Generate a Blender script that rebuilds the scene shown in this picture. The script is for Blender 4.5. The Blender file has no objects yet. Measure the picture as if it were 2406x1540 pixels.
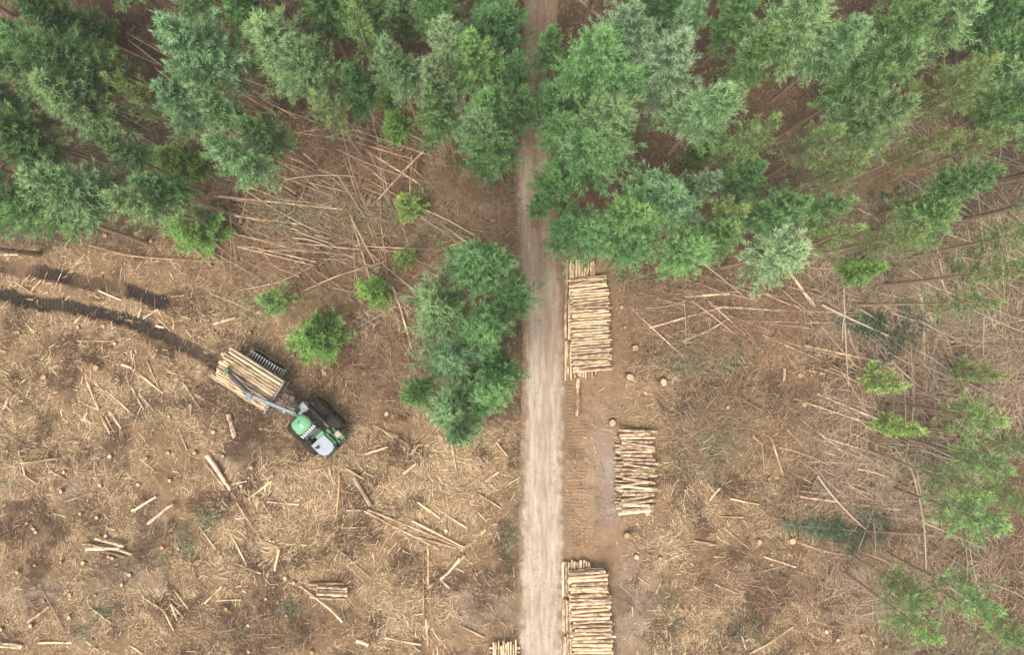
import bpy, math, random
import numpy as np
from mathutils import Vector, Matrix, Euler

SC = bpy.context.scene
C = SC.collection
R = math.radians
RNG = np.random.default_rng(7)
random.seed(11)

# ------------------------------------------------------------------ camera
H = 50.0                      # height of the drone above the ground
PXM = 33.42                   # picture units (2406 wide) per metre on the ground
CX, CY = 1203.0, 770.0
cam_d = bpy.data.cameras.new('camera')
cam = bpy.data.objects.new('camera', cam_d); C.objects.link(cam)
cam.location = (0, 0, H); cam.rotation_euler = (0, 0, 0)
cam_d.sensor_width = 36.0
cam_d.lens = 18.0 / ((1203.0 / PXM) / H)
cam_d.clip_start = 0.5; cam_d.clip_end = 2000
SC.camera = cam

# ------------------------------------------------------------------ light
SUN_EL, SUN_AZ = R(62), R(215)
world = bpy.data.worlds.new('World'); SC.world = world; world.use_nodes = True
wn, wl = world.node_tree.nodes, world.node_tree.links
for n in list(wn): wn.remove(n)
wo = wn.new('ShaderNodeOutputWorld'); bg = wn.new('ShaderNodeBackground')
sky = wn.new('ShaderNodeTexSky'); sky.sky_type = 'NISHITA'; sky.sun_disc = False
sky.sun_elevation = SUN_EL; sky.sun_rotation = SUN_AZ
sky.air_density = 1.0; sky.dust_density = 4.0; sky.ozone_density = 1.0
hs = wn.new('ShaderNodeHueSaturation'); hs.inputs['Saturation'].default_value = 0.04
wl.new(sky.outputs[0], hs.inputs['Color']); wl.new(hs.outputs[0], bg.inputs['Color'])
bg.inputs['Strength'].default_value = 0.15
wl.new(bg.outputs[0], wo.inputs['Surface'])
sd = bpy.data.lights.new('sun', 'SUN'); sd.energy = 1.3; sd.angle = R(22); sd.color = (1.0, 0.92, 0.80)
sun = bpy.data.objects.new('sun', sd); C.objects.link(sun)
# sky sun_rotation is measured clockwise from +Y
sv = Vector((math.sin(SUN_AZ) * math.cos(SUN_EL), math.cos(SUN_AZ) * math.cos(SUN_EL), math.sin(SUN_EL)))
sun.rotation_euler = sv.to_track_quat('Z', 'Y').to_euler(); sun.location = (0, 0, 80)
SC.view_settings.view_transform = 'Standard'; SC.view_settings.look = 'None'
SC.view_settings.gamma = 1.0; SC.view_settings.use_curve_mapping = False
SC.view_settings.exposure = 0.95
try:
    SC.cycles.max_bounces = 6; SC.cycles.diffuse_bounces = 4
    SC.cycles.use_denoising = True
except Exception: pass

# ------------------------------------------------------------------ maths helpers
def gp(X, Y, z=0.0):
    """picture point -> world point at height z"""
    k = (H - z) / H
    return np.array([(X - CX) / PXM * k, (CY - Y) / PXM * k, z])
def px(x, y, z=0.0):
    k = H / (H - z)
    return (x * k * PXM + CX, CY - y * k * PXM)
_tab = np.random.default_rng(3).random((256, 256))
def vnoise(x, y, scale, seed=0):
    x = np.asarray(x, float) / scale + seed * 17.31; y = np.asarray(y, float) / scale + seed * 9.77
    xi = np.floor(x).astype(int); yi = np.floor(y).astype(int)
    fx = x - xi; fy = y - yi
    fx = fx * fx * (3 - 2 * fx); fy = fy * fy * (3 - 2 * fy)
    a = _tab[xi & 255, yi & 255]; b = _tab[(xi + 1) & 255, yi & 255]
    c = _tab[xi & 255, (yi + 1) & 255]; d = _tab[(xi + 1) & 255, (yi + 1) & 255]
    return (a * (1 - fx) + b * fx) * (1 - fy) + (c * (1 - fx) + d * fx) * fy
def fbm(x, y, scale, seed=0, octs=4):
    v = 0; amp = 1; tot = 0
    for i in range(octs):
        v = v + amp * vnoise(x, y, scale / 2 ** i, seed + i * 3); tot += amp; amp *= .5
    return v / tot
def sstep(a, b, x):
    t = np.clip((x - a) / (b - a), 0, 1); return t * t * (3 - 2 * t)
def seg_dist(x, y, pts):
    """distance to a polyline (picture units in), and the run along it"""
    best = np.full(np.shape(x), 1e9); run = np.zeros(np.shape(x)); acc = 0
    P = [gp(*p)[:2] for p in pts]
    for a, b in zip(P[:-1], P[1:]):
        d = b - a; L = np.hypot(*d)
        t = np.clip(((x - a[0]) * d[0] + (y - a[1]) * d[1]) / L ** 2, 0, 1)
        q = np.hypot(x - a[0] - t * d[0], y - a[1] - t * d[1])
        m = q < best; best = np.where(m, q, best); run = np.where(m, acc + t * L, run); acc += L
    return best, run
def blob(X, Y, items):
    v = np.zeros(np.shape(X))
    for (cx, cy, rx, ry, w) in items:
        v = np.maximum(v, w * np.exp(-(((X - cx) / rx) ** 2 + ((Y - cy) / ry) ** 2)))
    return v
# forest edge of the clearing, picture units: forest lies above / outside
LEFT_EDGE = [(-400, 560), (0, 560), (250, 575), (560, 570), (760, 650), (930, 690), (985, 800), (1000, 960), (1100, 1020), (1215, 1000)]
RIGHT_EDGE = [(1330, 610), (1450, 640), (1600, 670), (1850, 720), (1990, 790), (2080, 900), (2170, 1050), (2240, 1250), (2120, 1360), (2080, 1540), (2050, 1800)]
def forest_mask(X, Y):
    xl = [p[0] for p in LEFT_EDGE]; yl = [p[1] for p in LEFT_EDGE]
    n = (fbm(X, Y, 90, 21, 3) - .5) * 130
    fl = sstep(60, -60, Y + n - np.interp(X, xl, yl))
    # right: signed by interpolating x of the edge over y
    yr = [p[1] for p in RIGHT_EDGE]; xr = [p[0] for p in RIGHT_EDGE]
    fr = sstep(-70, 70, X + n - np.interp(Y, yr, xr))
    fr = np.where(Y < 610, 1.0, fr)
    return np.where(X < 1270, fl, fr)

ROAD = [(1268, 2400), (1270, 1540), (1274, 1200), (1277, 1000), (1281, 800), (1268, 620), (1257, 470), (1250, 350), (1252, 250), (1266, 100), (1272, 0), (1280, -700)]
def road_cx(Y):
    p = sorted(ROAD, key=lambda t: t[1]); return np.interp(Y, [a[1] for a in p], [a[0] for a in p])
def road_hw(Y):
    return np.interp(Y, [-700, 0, 300, 450, 600, 1000, 1540, 2400], [36, 36, 36, 41, 45, 47, 50, 52])
RUT1 = [(-120, 662), (0, 690), (67, 710), (167, 720), (234, 737), (285, 750), (352, 773), (402, 800), (452, 820), (502, 850), (560, 890)]
RUT2 = [(-120, 610), (0, 626), (90, 640), (151, 653), (214, 666), (268, 670), (335, 696), (385, 713)]
RUT3 = [(420, 727), (459, 743), (536, 790), (569, 807), (610, 835)]
TREADS = [[(1336, 380), (1334, 700), (1335, 1000), (1338, 1310)], [(1208, 430), (1207, 610)], [(1368, 1000), (1366, 1250)], [(1258, 440), (1262, 600)], [(1310, 430), (1316, 640)]]
MOSS = [(420, 1330, 120, 60, .7), (230, 1450, 90, 60, .7), (140, 1240, 90, 60, .4), (110, 1000, 90, 80, .5), (250, 1090, 60, 60, .4), (350, 930, 60, 60, .5), (1200, 1200, 18, 400, .9), (1330, 1250, 14, 300, .5), (1680, 1030, 90, 90, .9), (1650, 850, 110, 60, .8), (1560, 1440, 40, 90, .7), (1740, 1450, 70, 60, .6), (1900, 1230, 120, 50, .6), (700, 490, 130, 40, .6), (560, 700, 90, 30, .5), (150, 560, 180, 25, .6), (1150, 430, 80, 60, .5), (2100, 600, 200, 120, .7), (2040, 430, 200, 100, .6), (1930, 330, 90, 60, .6), (250, 300, 200, 100, .3), (2250, 1120, 90, 120, .6), (2160, 1440, 110, 80, .6), (650, 720, 70, 30, .6)]
PLATS = [(1385, 750, 75, 160), (1495, 1108, 70, 125), (1385, 1450, 75, 150), (1185, 1560, 50, 70)]

def masks(x, y):
    X, Y = px(x, y)
    m = {}
    d1, r1 = seg_dist(x, y, RUT1); d2, r2 = seg_dist(x, y, RUT2); d3, r3 = seg_dist(x, y, RUT3)
    n = fbm(x, y, .55, 31, 3)
    e = (n - .5) * .5
    rut1 = sstep(.56, .36, d1 + e) * np.interp(X, [-200, 30, 90, 150, 230, 290, 330, 420, 500, 600], [.9, 1, .95, .95, 1, 1, .95, .85, .75, .65])
    rut2 = sstep(.56, .36, d2 + e) * np.interp(X, [-200, 0, 25, 60, 90, 160, 180, 215, 290, 300, 390], [.6, .7, .3, .2, .95, .95, .5, .75, .35, 1, 1])
    rut3 = sstep(.5, .28, d3 + e) * .6
    m['mud'] = np.maximum(np.maximum(rut1, rut2), rut3)
    m['run'] = np.where(d1 < d2, r1, r2)
    m['moss'] = np.clip(blob(X, Y, MOSS) * (fbm(X, Y, 35, 95, 3) * 2.2 - .5), 0, 1)
    fm = forest_mask(X, Y)
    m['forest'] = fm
    roadd = np.abs(X - road_cx(Y)) / road_hw(Y)
    m['roadd'] = roadd
    t = np.zeros(np.shape(x)); tr = np.zeros(np.shape(x))
    for P in TREADS:
        d, r = seg_dist(x, y, P)
        k = sstep(.36, .22, d); t = np.maximum(t, k)
    m['tread'] = t * sstep(.3, .55, fbm(x, y, 1.2, 44, 2))
    strip = sstep(100, 60, np.abs(X - 1365)) * sstep(560, 640, Y)
    m['orange'] = np.clip(np.maximum(strip * .85, blob(X, Y, [(1385, 1000, 60, 220, .9), (1430, 1270, 130, 70, .8), (1230, 540, 90, 110, .8), (1400, 470, 60, 200, .5), (1690, 790, 45, 40, .9), (1830, 840, 55, 50, .7), (640, 600, 120, 50, .6), (1930, 1300, 160, 70, .5), (1500, 900, 80, 60, .7), (2060, 1350, 90, 50, .4)])) * (fbm(X, Y, 40, 61) * 1.3 + .1), 0, 1)
    m['grey'] = np.clip(blob(X, Y, [(1425, 1100, 42, 110, 1), (1430, 1190, 40, 45, 1), (1490, 1440, 45, 110, .95), (1120, 1420, 70, 60, .8), (1230, 1300, 25, 200, .45), (560, 1090, 60, 40, .5), (80, 1400, 60, 35, .8), (300, 1350, 90, 50, .5), (1560, 1280, 40, 30, .8), (1520, 1330, 50, 60, .5), (330, 1240, 60, 40, .5), (170, 1160, 60, 30, .4), (1130, 500, 40, 60, .5)]) * (fbm(X, Y, 30, 71) * 1.2 + .25), 0, 1)
    m['straw'] = np.clip(1.7 * (fbm(X, Y, 170, 81, 4) - .36) + blob(X, Y, [(250, 960, 160, 100, .5), (620, 1250, 160, 140, .6), (1000, 1130, 130, 100, .8), (950, 1260, 150, 60, .6), (420, 1400, 160, 120, .5), (130, 850, 130, 80, .6), (1650, 1180, 120, 120, .5), (1600, 1450, 130, 100, .6), (1750, 1330, 110, 90, .4)]), 0, 1) * (1 - fm)
    m['dark'] = np.clip(blob(X, Y, [(590, 1490, 90, 60, .8), (560, 1170, 50, 40, .6), (70, 1230, 60, 40, .7), (215, 1180, 25, 25, .8), (240, 1225, 30, 25, .8), (90, 870, 20, 50, .6), (540, 1000, 22, 45, .7), (1880, 930, 60, 40, .7), (1950, 1390, 60, 50, .5), (700, 1480, 70, 50, .6), (900, 870, 70, 60, .6), (800, 950, 70, 60, .5), (270, 1330, 60, 30, .6), (860, 1070, 70, 50, .5), (1130, 1420, 40, 35, .6), (640, 990, 140, 90, .45)]) * (fbm(X, Y, 25, 91) * 1.6) + .75 * sstep(.53, .66, fbm(X, Y, 60, 82, 4)) * (1 - m['orange']) * (1 - m['grey']), 0, 1)
    return m
def flat_mask(X, Y):
    f = sstep(1.9, 1.15, np.abs(X - road_cx(Y)) / road_hw(Y))
    for (cx, cy, rx, ry) in PLATS:
        f = np.maximum(f, sstep(1.5, 1.0, np.maximum(np.abs(X - cx) / rx, np.abs(Y - cy) / ry)))
    return f
def height(x, y, m=None):
    X, Y = px(x, y)
    f = flat_mask(X, Y)
    h = (fbm(x, y, 5, 1, 3) - .5) * .55 + (fbm(x, y, 1.1, 5, 3) - .5) * .50
    h = h * (1 - .93 * f) + (fbm(x, y, .5, 9, 2) - .5) * .05 * (1 - f * .8)
    if m is None:
        d1, r1 = seg_dist(x, y, RUT1); d2, r2 = seg_dist(x, y, RUT2)
        h = h - .22 * np.maximum(sstep(.5, .2, d1), sstep(.5, .2, d2) * .8)
    else:
        h = h - .25 * m['mud']
    return h
def hz(x, y): return float(height(np.array([x]), np.array([y]))[0])

# ------------------------------------------------------------------ materials
def mat(name, rough=.9):
    m = bpy.data.materials.new(name); m.use_nodes = True
    nt = m.node_tree; b = nt.nodes['Principled BSDF']; b.inputs['Roughness'].default_value = rough
    b.inputs['Specular IOR Level'].default_value = .25
    return m, nt, b
def nd(nt, t, **kw):
    n = nt.nodes.new(t)
    for k, v in kw.items():
        if k.startswith('i_'): n.inputs[k[2:].replace('_', ' ')].default_value = v
        else: setattr(n, k, v)
    return n
def mix(nt, fac, a, b):
    n = nt.nodes.new('ShaderNodeMix'); n.data_type = 'RGBA'
    for sock, v in ((n.inputs[0], fac), (n.inputs[6], a), (n.inputs[7], b)):
        if isinstance(v, (int, float)): sock.default_value = v
        elif isinstance(v, tuple): sock.default_value = (*v, 1) if len(v) == 3 else v
        else: nt.links.new(v, sock)
    return n.outputs[2]
def mth(nt, op, a, b=None, clamp=False):
    n = nt.nodes.new('ShaderNodeMath'); n.operation = op; n.use_clamp = clamp
    for i, v in enumerate((a, b)):
        if v is None: continue
        if isinstance(v, (int, float)): n.inputs[i].default_value = v
        else: nt.links.new(v, n.inputs[i])
    return n.outputs[0]
def ramp(nt, fac, stops):
    n = nt.nodes.new('ShaderNodeValToRGB'); cr = n.color_ramp
    while len(cr.elements) < len(stops): cr.elements.new(.5)
    for e, (p, c) in zip(cr.elements, stops):
        e.position = p; e.color = (*c, 1) if isinstance(c, tuple) else (c, c, c, 1)
    nt.links.new(fac, n.inputs[0]); return n.outputs[0]
def attr(nt, name):
    n = nt.nodes.new('ShaderNodeAttribute'); n.attribute_name = name; return n.outputs['Fac']
def noise(nt, vec, scale, detail=4, rough=.6, dist=0):
    n = nt.nodes.new('ShaderNodeTexNoise'); n.inputs['Scale'].default_value = scale
    n.inputs['Detail'].default_value = detail; n.inputs['Roughness'].default_value = rough
    n.inputs['Distortion'].default_value = dist
    if vec is not None: nt.links.new(vec, n.inputs['Vector'])
    return n.outputs['Fac']
def objcoord(nt): return nt.nodes.new('ShaderNodeTexCoord').outputs['Object']
def plain(name, col, rough=.6, var=.25, scale=4, metal=0.0, dirt=None, dirt_amt=.0):
    m, nt, b = mat(name, rough); b.inputs['Metallic'].default_value = metal
    v = objcoord(nt); f = noise(nt, v, scale, 5)
    a = tuple(c * (1 - var) for c in col); c2 = tuple(min(1, c * (1 + var)) for c in col)
    col_o = mix(nt, ramp(nt, f, [(.3, 0.0), (.7, 1.0)]), a, c2)
    if dirt:
        f2 = noise(nt, v, scale * .7 + 1.3, 6, .7)
        col_o = mix(nt, mth(nt, 'MULTIPLY', ramp(nt, f2, [(.42, 0.0), (.62, 1.0)]), dirt_amt), col_o, dirt)
    nt.links.new(col_o, b.inputs['Base Color']); return m

def ground_material():
    m, nt, b = mat('forest_soil', .95)
    v = objcoord(nt)
    n1 = noise(nt, v, .5, 6, .65); n2 = noise(nt, v, 2.6, 6, .7, .6); n3 = noise(nt, v, 11, 4, .7, 1.0)
    n4 = noise(nt, v, 34, 3, .7)
    straw = mix(nt, ramp(nt, n3, [(.34, 0.0), (.66, 1.0)]), (.15, .088, .045), (.36, .235, .125))
    base = mix(nt, ramp(nt, n2, [(.34, 0.0), (.66, 1.0)]), (.122, .070, .033), (.285, .178, .090))
    base = mix(nt, ramp(nt, n3, [(.3, .8), (.5, 0.0)]), base, (.088, .05, .028))
    base = mix(nt, ramp(nt, n4, [(.42, 0.0), (.7, .6)]), base, (.38, .255, .15))
    base = mix(nt, mth(nt, 'MULTIPLY', attr(nt, 'straw'), .75), base, straw)
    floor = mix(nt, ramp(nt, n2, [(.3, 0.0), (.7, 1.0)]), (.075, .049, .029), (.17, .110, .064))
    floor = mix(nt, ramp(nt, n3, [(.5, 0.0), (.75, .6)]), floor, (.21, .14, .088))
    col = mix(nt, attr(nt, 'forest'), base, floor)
    col = mix(nt, mth(nt, 'MULTIPLY', attr(nt, 'orange'), .8), col, mix(nt, n2, (.22, .125, .068), (.42, .26, .16)))
    col = mix(nt, attr(nt, 'grey'), col, mix(nt, n2, (.22, .165, .135), (.39, .315, .265)))
    col = mix(nt, mth(nt, 'MULTIPLY', attr(nt, 'dark'), .9), col, mix(nt, n3, (.05, .030, .019), (.13, .078, .046)))
    col = mix(nt, attr(nt, 'mud'), col, mix(nt, ramp(nt, n3, [(.35, 0.0), (.7, 1.0)]), (.020, .013, .010), (.060, .039, .029)))
    col = mix(nt, mth(nt, 'MULTIPLY', attr(nt, 'moss'), ramp(nt, n3, [(.3, .2), (.6, .8)])), col, (.13, .135, .06))
    rib = mth(nt, 'SINE', mth(nt, 'MULTIPLY', attr(nt, 'run'), 2 * math.pi / .26))
    nt.links.new(col, b.inputs['Base Color'])
    bsum = mth(nt, 'ADD', mth(nt, 'MULTIPLY', n3, .6), mth(nt, 'MULTIPLY', n4, .4))
    wv = nt.nodes.new('ShaderNodeTexWave'); wv.wave_type = 'BANDS'; wv.bands_direction = 'Y'
    wv.inputs['Scale'].default_value = 1.25; wv.inputs['Distortion'].default_value = 4; wv.inputs['Detail'].default_value = 3
    nt.links.new(v, wv.inputs['Vector'])
    bsum = mth(nt, 'ADD', bsum, mth(nt, 'MULTIPLY', mth(nt, 'MULTIPLY', wv.outputs['Fac'], attr(nt, 'tread')), .45))
    bsum = mth(nt, 'ADD', bsum, mth(nt, 'MULTIPLY', mth(nt, 'MULTIPLY', rib, attr(nt, 'mud')), .28))
    bp = nt.nodes.new('ShaderNodeBump'); bp.inputs['Strength'].default_value = .9; bp.inputs['Distance'].default_value = .12
    nt.links.new(bsum, bp.inputs['Height']); nt.links.new(bp.outputs[0], b.inputs['Normal'])
    return m
def road_material():
    m, nt, b = mat('gravel_track', .95)
    v = objcoord(nt)
    mp = nt.nodes.new('ShaderNodeMapping'); mp.inputs['Scale'].default_value = (1.3, .16, 1); nt.links.new(v, mp.inputs['Vector'])
    ns = noise(nt, mp.outputs[0], 3.0, 5, .6); n2 = noise(nt, v, 1.6, 6, .7); n3 = noise(nt, v, 18, 4, .75); n5 = noise(nt, v, 60, 2, .6)
    pale = mix(nt, ramp(nt, ns, [(.3, 0.0), (.7, 1.0)]), (.31, .24, .172), (.56, .46, .355))
    pale = mix(nt, ramp(nt, n2, [(.5, 0.0), (.75, .4)]), pale, (.31, .215, .14))
    brown = mix(nt, ramp(nt, ns, [(.3, 0.0), (.7, 1.0)]), (.23, .14, .088), (.34, .222, .145))
    col = mix(nt, attr(nt, 'pale'), brown, pale)
    col = mix(nt, ramp(nt, n3, [(.55, 0.0), (.75, .5)]), col, (.62, .54, .45))
    col = mix(nt, ramp(nt, n3, [(.28, .8), (.46, 0.0)]), col, (.17, .11, .07))
    col = mix(nt, ramp(nt, n2, [(.28, .5), (.40, 0.0)]), col, (.22, .145, .092))
    vo = nt.nodes.new('ShaderNodeTexVoronoi'); vo.inputs['Scale'].default_value = 9; nt.links.new(v, vo.inputs['Vector'])
    col = mix(nt, ramp(nt, vo.outputs['Distance'], [(.08, .7), (.13, 0.0)]), col, (.68, .62, .55))
    soil = mix(nt, ramp(nt, n3, [(.3, 0.0), (.7, 1.0)]), (.12, .072, .043), (.33, .21, .13))
    col = mix(nt, attr(nt, 'edge'), col, soil)
    nt.links.new(col, b.inputs['Base Color'])
    bp = nt.nodes.new('ShaderNodeBump'); bp.inputs['Strength'].default_value = .7; bp.inputs['Distance'].default_value = .05
    nt.links.new(mth(nt, 'ADD', n3, n5), bp.inputs['Height']); nt.links.new(bp.outputs[0], b.inputs['Normal'])
    return m
def needle_material(name, inner, outer):
    m, nt, b = mat(name, .75)
    oi = nt.nodes.new('ShaderNodeObjectInfo')
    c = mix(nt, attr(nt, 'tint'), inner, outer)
    mu = nt.nodes.new('ShaderNodeMix'); mu.data_type = 'RGBA'; mu.blend_type = 'MULTIPLY'; mu.inputs[0].default_value = 1
    nt.links.new(c, mu.inputs[6]); nt.links.new(oi.outputs['Color'], mu.inputs[7])
    nt.links.new(mu.outputs[2], b.inputs['Base Color'])
    tr = nt.nodes.new('ShaderNodeBsdfTranslucent'); nt.links.new(mu.outputs[2], tr.inputs['Color'])
    ms = nt.nodes.new('ShaderNodeMixShader'); ms.inputs[0].default_value = .4
    out = nt.nodes['Material Output']
    nt.links.new(b.outputs[0], ms.inputs[1]); nt.links.new(tr.outputs[0], ms.inputs[2]); nt.links.new(ms.outputs[0], out.inputs['Surface'])
    return m
def wood_material(name, bark, peel, lo, hi, sx=.5, syz=4, grain=(.30, .19, .10)):
    """bark worn off in long patches down to pale wood; object colour tints it"""
    m, nt, b = mat(name, .85)
    oi = nt.nodes.new('ShaderNodeObjectInfo')
    v = objcoord(nt)
    ad = nt.nodes.new('ShaderNodeVectorMath'); ad.operation = 'ADD'
    cb = nt.nodes.new('ShaderNodeCombineXYZ')
    for i in range(3): nt.links.new(mth(nt, 'MULTIPLY', oi.outputs['Random'], 37.0 + i * 11), cb.inputs[i])
    nt.links.new(v, ad.inputs[0]); nt.links.new(cb.outputs[0], ad.inputs[1])
    mp = nt.nodes.new('ShaderNodeMapping'); mp.inputs['Scale'].default_value = (sx, syz, syz); nt.links.new(ad.outputs[0], mp.inputs['Vector'])
    n1 = noise(nt, mp.outputs[0], 2.2, 5, .65, .4); n2 = noise(nt, mp.outputs[0], 9, 4, .7)
    f = ramp(nt, mth(nt, 'ADD', n1, mth(nt, 'MULTIPLY', mth(nt, 'SUBTRACT', oi.outputs['Random'], .5), .15)), [(lo, 0.0), (hi, 1.0)])
    bk = mix(nt, ramp(nt, n2, [(.3, 0.0), (.7, 1.0)]), tuple(c * .55 for c in bark), tuple(min(1, c * 1.35) for c in bark))
    pl = mix(nt, ramp(nt, n2, [(.35, 0.0), (.65, 1.0)]), tuple(p * .6 + g * .4 for p, g in zip(peel, grain)), peel)
    c = mix(nt, f, bk, pl)
    mu = nt.nodes.new('ShaderNodeMix'); mu.data_type = 'RGBA'; mu.blend_type = 'MULTIPLY'; mu.inputs[0].default_value = 1
    nt.links.new(c, mu.inputs[6]); nt.links.new(oi.outputs['Color'], mu.inputs[7])
    nt.links.new(mu.outputs[2], b.inputs['Base Color'])
    bp = nt.nodes.new('ShaderNodeBump'); bp.inputs['Strength'].default_value = .5; bp.inputs['Distance'].default_value = .02
    nt.links.new(n2, bp.inputs['Height']); nt.links.new(bp.outputs[0], b.inputs['Normal'])
    return m
def tint_material(name, a, b_, rough=.9):
    m, nt, b = mat(name, rough)
    oi = nt.nodes.new('ShaderNodeObjectInfo')
    c = mix(nt, attr(nt, 'tint'), a, b_)
    mu = nt.nodes.new('ShaderNodeMix'); mu.data_type = 'RGBA'; mu.blend_type = 'MULTIPLY'; mu.inputs[0].default_value = 1
    nt.links.new(c, mu.inputs[6]); nt.links.new(oi.outputs['Color'], mu.inputs[7])
    nt.links.new(mu.outputs[2], b.inputs['Base Color']); return m

M_GROUND = ground_material(); M_ROAD = road_material()
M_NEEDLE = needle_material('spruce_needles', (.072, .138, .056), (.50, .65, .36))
M_NEEDLE_FALLEN = needle_material('wilting_needles', (.055, .085, .042), (.27, .32, .20))
M_TRUNK = wood_material('spruce_bark', (.20, .135, .09), (.42, .31, .21), .55, .75)
M_LOG = wood_material('log_bark', (.23, .14, .082), (.80, .61, .40), .41, .55, sx=2.6, syz=.55)
M_LOGOLD = wood_material('weathered_log', (.20, .125, .08), (.68, .52, .36), .46, .60, sx=2.6, syz=.55)
M_POLE = wood_material('pole_bark', (.24, .155, .10), (.62, .49, .34), .42, .62)
M_END = plain('cut_wood', (.66, .47, .26), .8, .2, 12)
M_STUMP = wood_material('stump_bark', (.17, .105, .065), (.36, .24, .15), .5, .7)
M_DEADTWIG = tint_material('dead_twigs', (.22, .15, .10), (.52, .40, .29))
M_SPLINT = tint_material('wood_splinters', (.25, .148, .07), (.80, .61, .38))
M_STONE = tint_material('road_stones', (.17, .12, .085), (.58, .50, .42))
M_MUD = tint_material('mud_clods', (.018, .012, .009), (.075, .048, .034))
M_OLIVE = tint_material('olive_twigs', (.085, .08, .04), (.36, .34, .20))
M_TWIG = tint_material('brown_twigs', (.085, .047, .027), (.34, .21, .12))

# ------------------------------------------------------------------ mesh helpers
def tag(o, label=None, cat=None, group=None, kind=None):
    if label: o['label'] = label
    if cat: o['category'] = cat
    if group: o['group'] = group
    if kind: o['kind'] = kind
    return o
def link(name, me, parent=None, loc=(0, 0, 0), rot=(0, 0, 0), scale=(1, 1, 1)):
    o = bpy.data.objects.new(name, me); C.objects.link(o)
    o.parent = parent; o.location = loc; o.rotation_euler = rot; o.scale = scale
    return o
def np_mesh(name, V, Q, mats, tint=None, smooth=False, matidx=None, attrs=None):
    me = bpy.data.meshes.new(name)
    V = np.asarray(V, np.float32); Q = np.asarray(Q, np.int32); k = Q.shape[1]
    me.vertices.add(len(V)); me.vertices.foreach_set('co', V.ravel())
    me.loops.add(Q.size); me.loops.foreach_set('vertex_index', Q.ravel())
    me.polygons.add(len(Q)); me.polygons.foreach_set('loop_start', np.arange(0, Q.size, k, dtype=np.int32))
    me.polygons.foreach_set('loop_total', np.full(len(Q), k, np.int32))
    for m in mats: me.materials.append(m)
    if matidx is not None: me.polygons.foreach_set('material_index', np.asarray(matidx, np.int32))
    me.polygons.foreach_set('use_smooth', np.full(len(Q), smooth))
    me.update(calc_edges=True)
    if tint is not None:
        a = me.attributes.new('tint', 'FLOAT', 'FACE'); a.data.foreach_set('value', np.asarray(tint, np.float32))
    for n, v in (attrs or {}).items():
        a = me.attributes.new(n, 'FLOAT', 'POINT'); a.data.foreach_set('value', np.asarray(v, np.float32).ravel())
    return me
def unit(a): return a / np.maximum(np.linalg.norm(a, axis=-1, keepdims=True), 1e-9)
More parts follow.
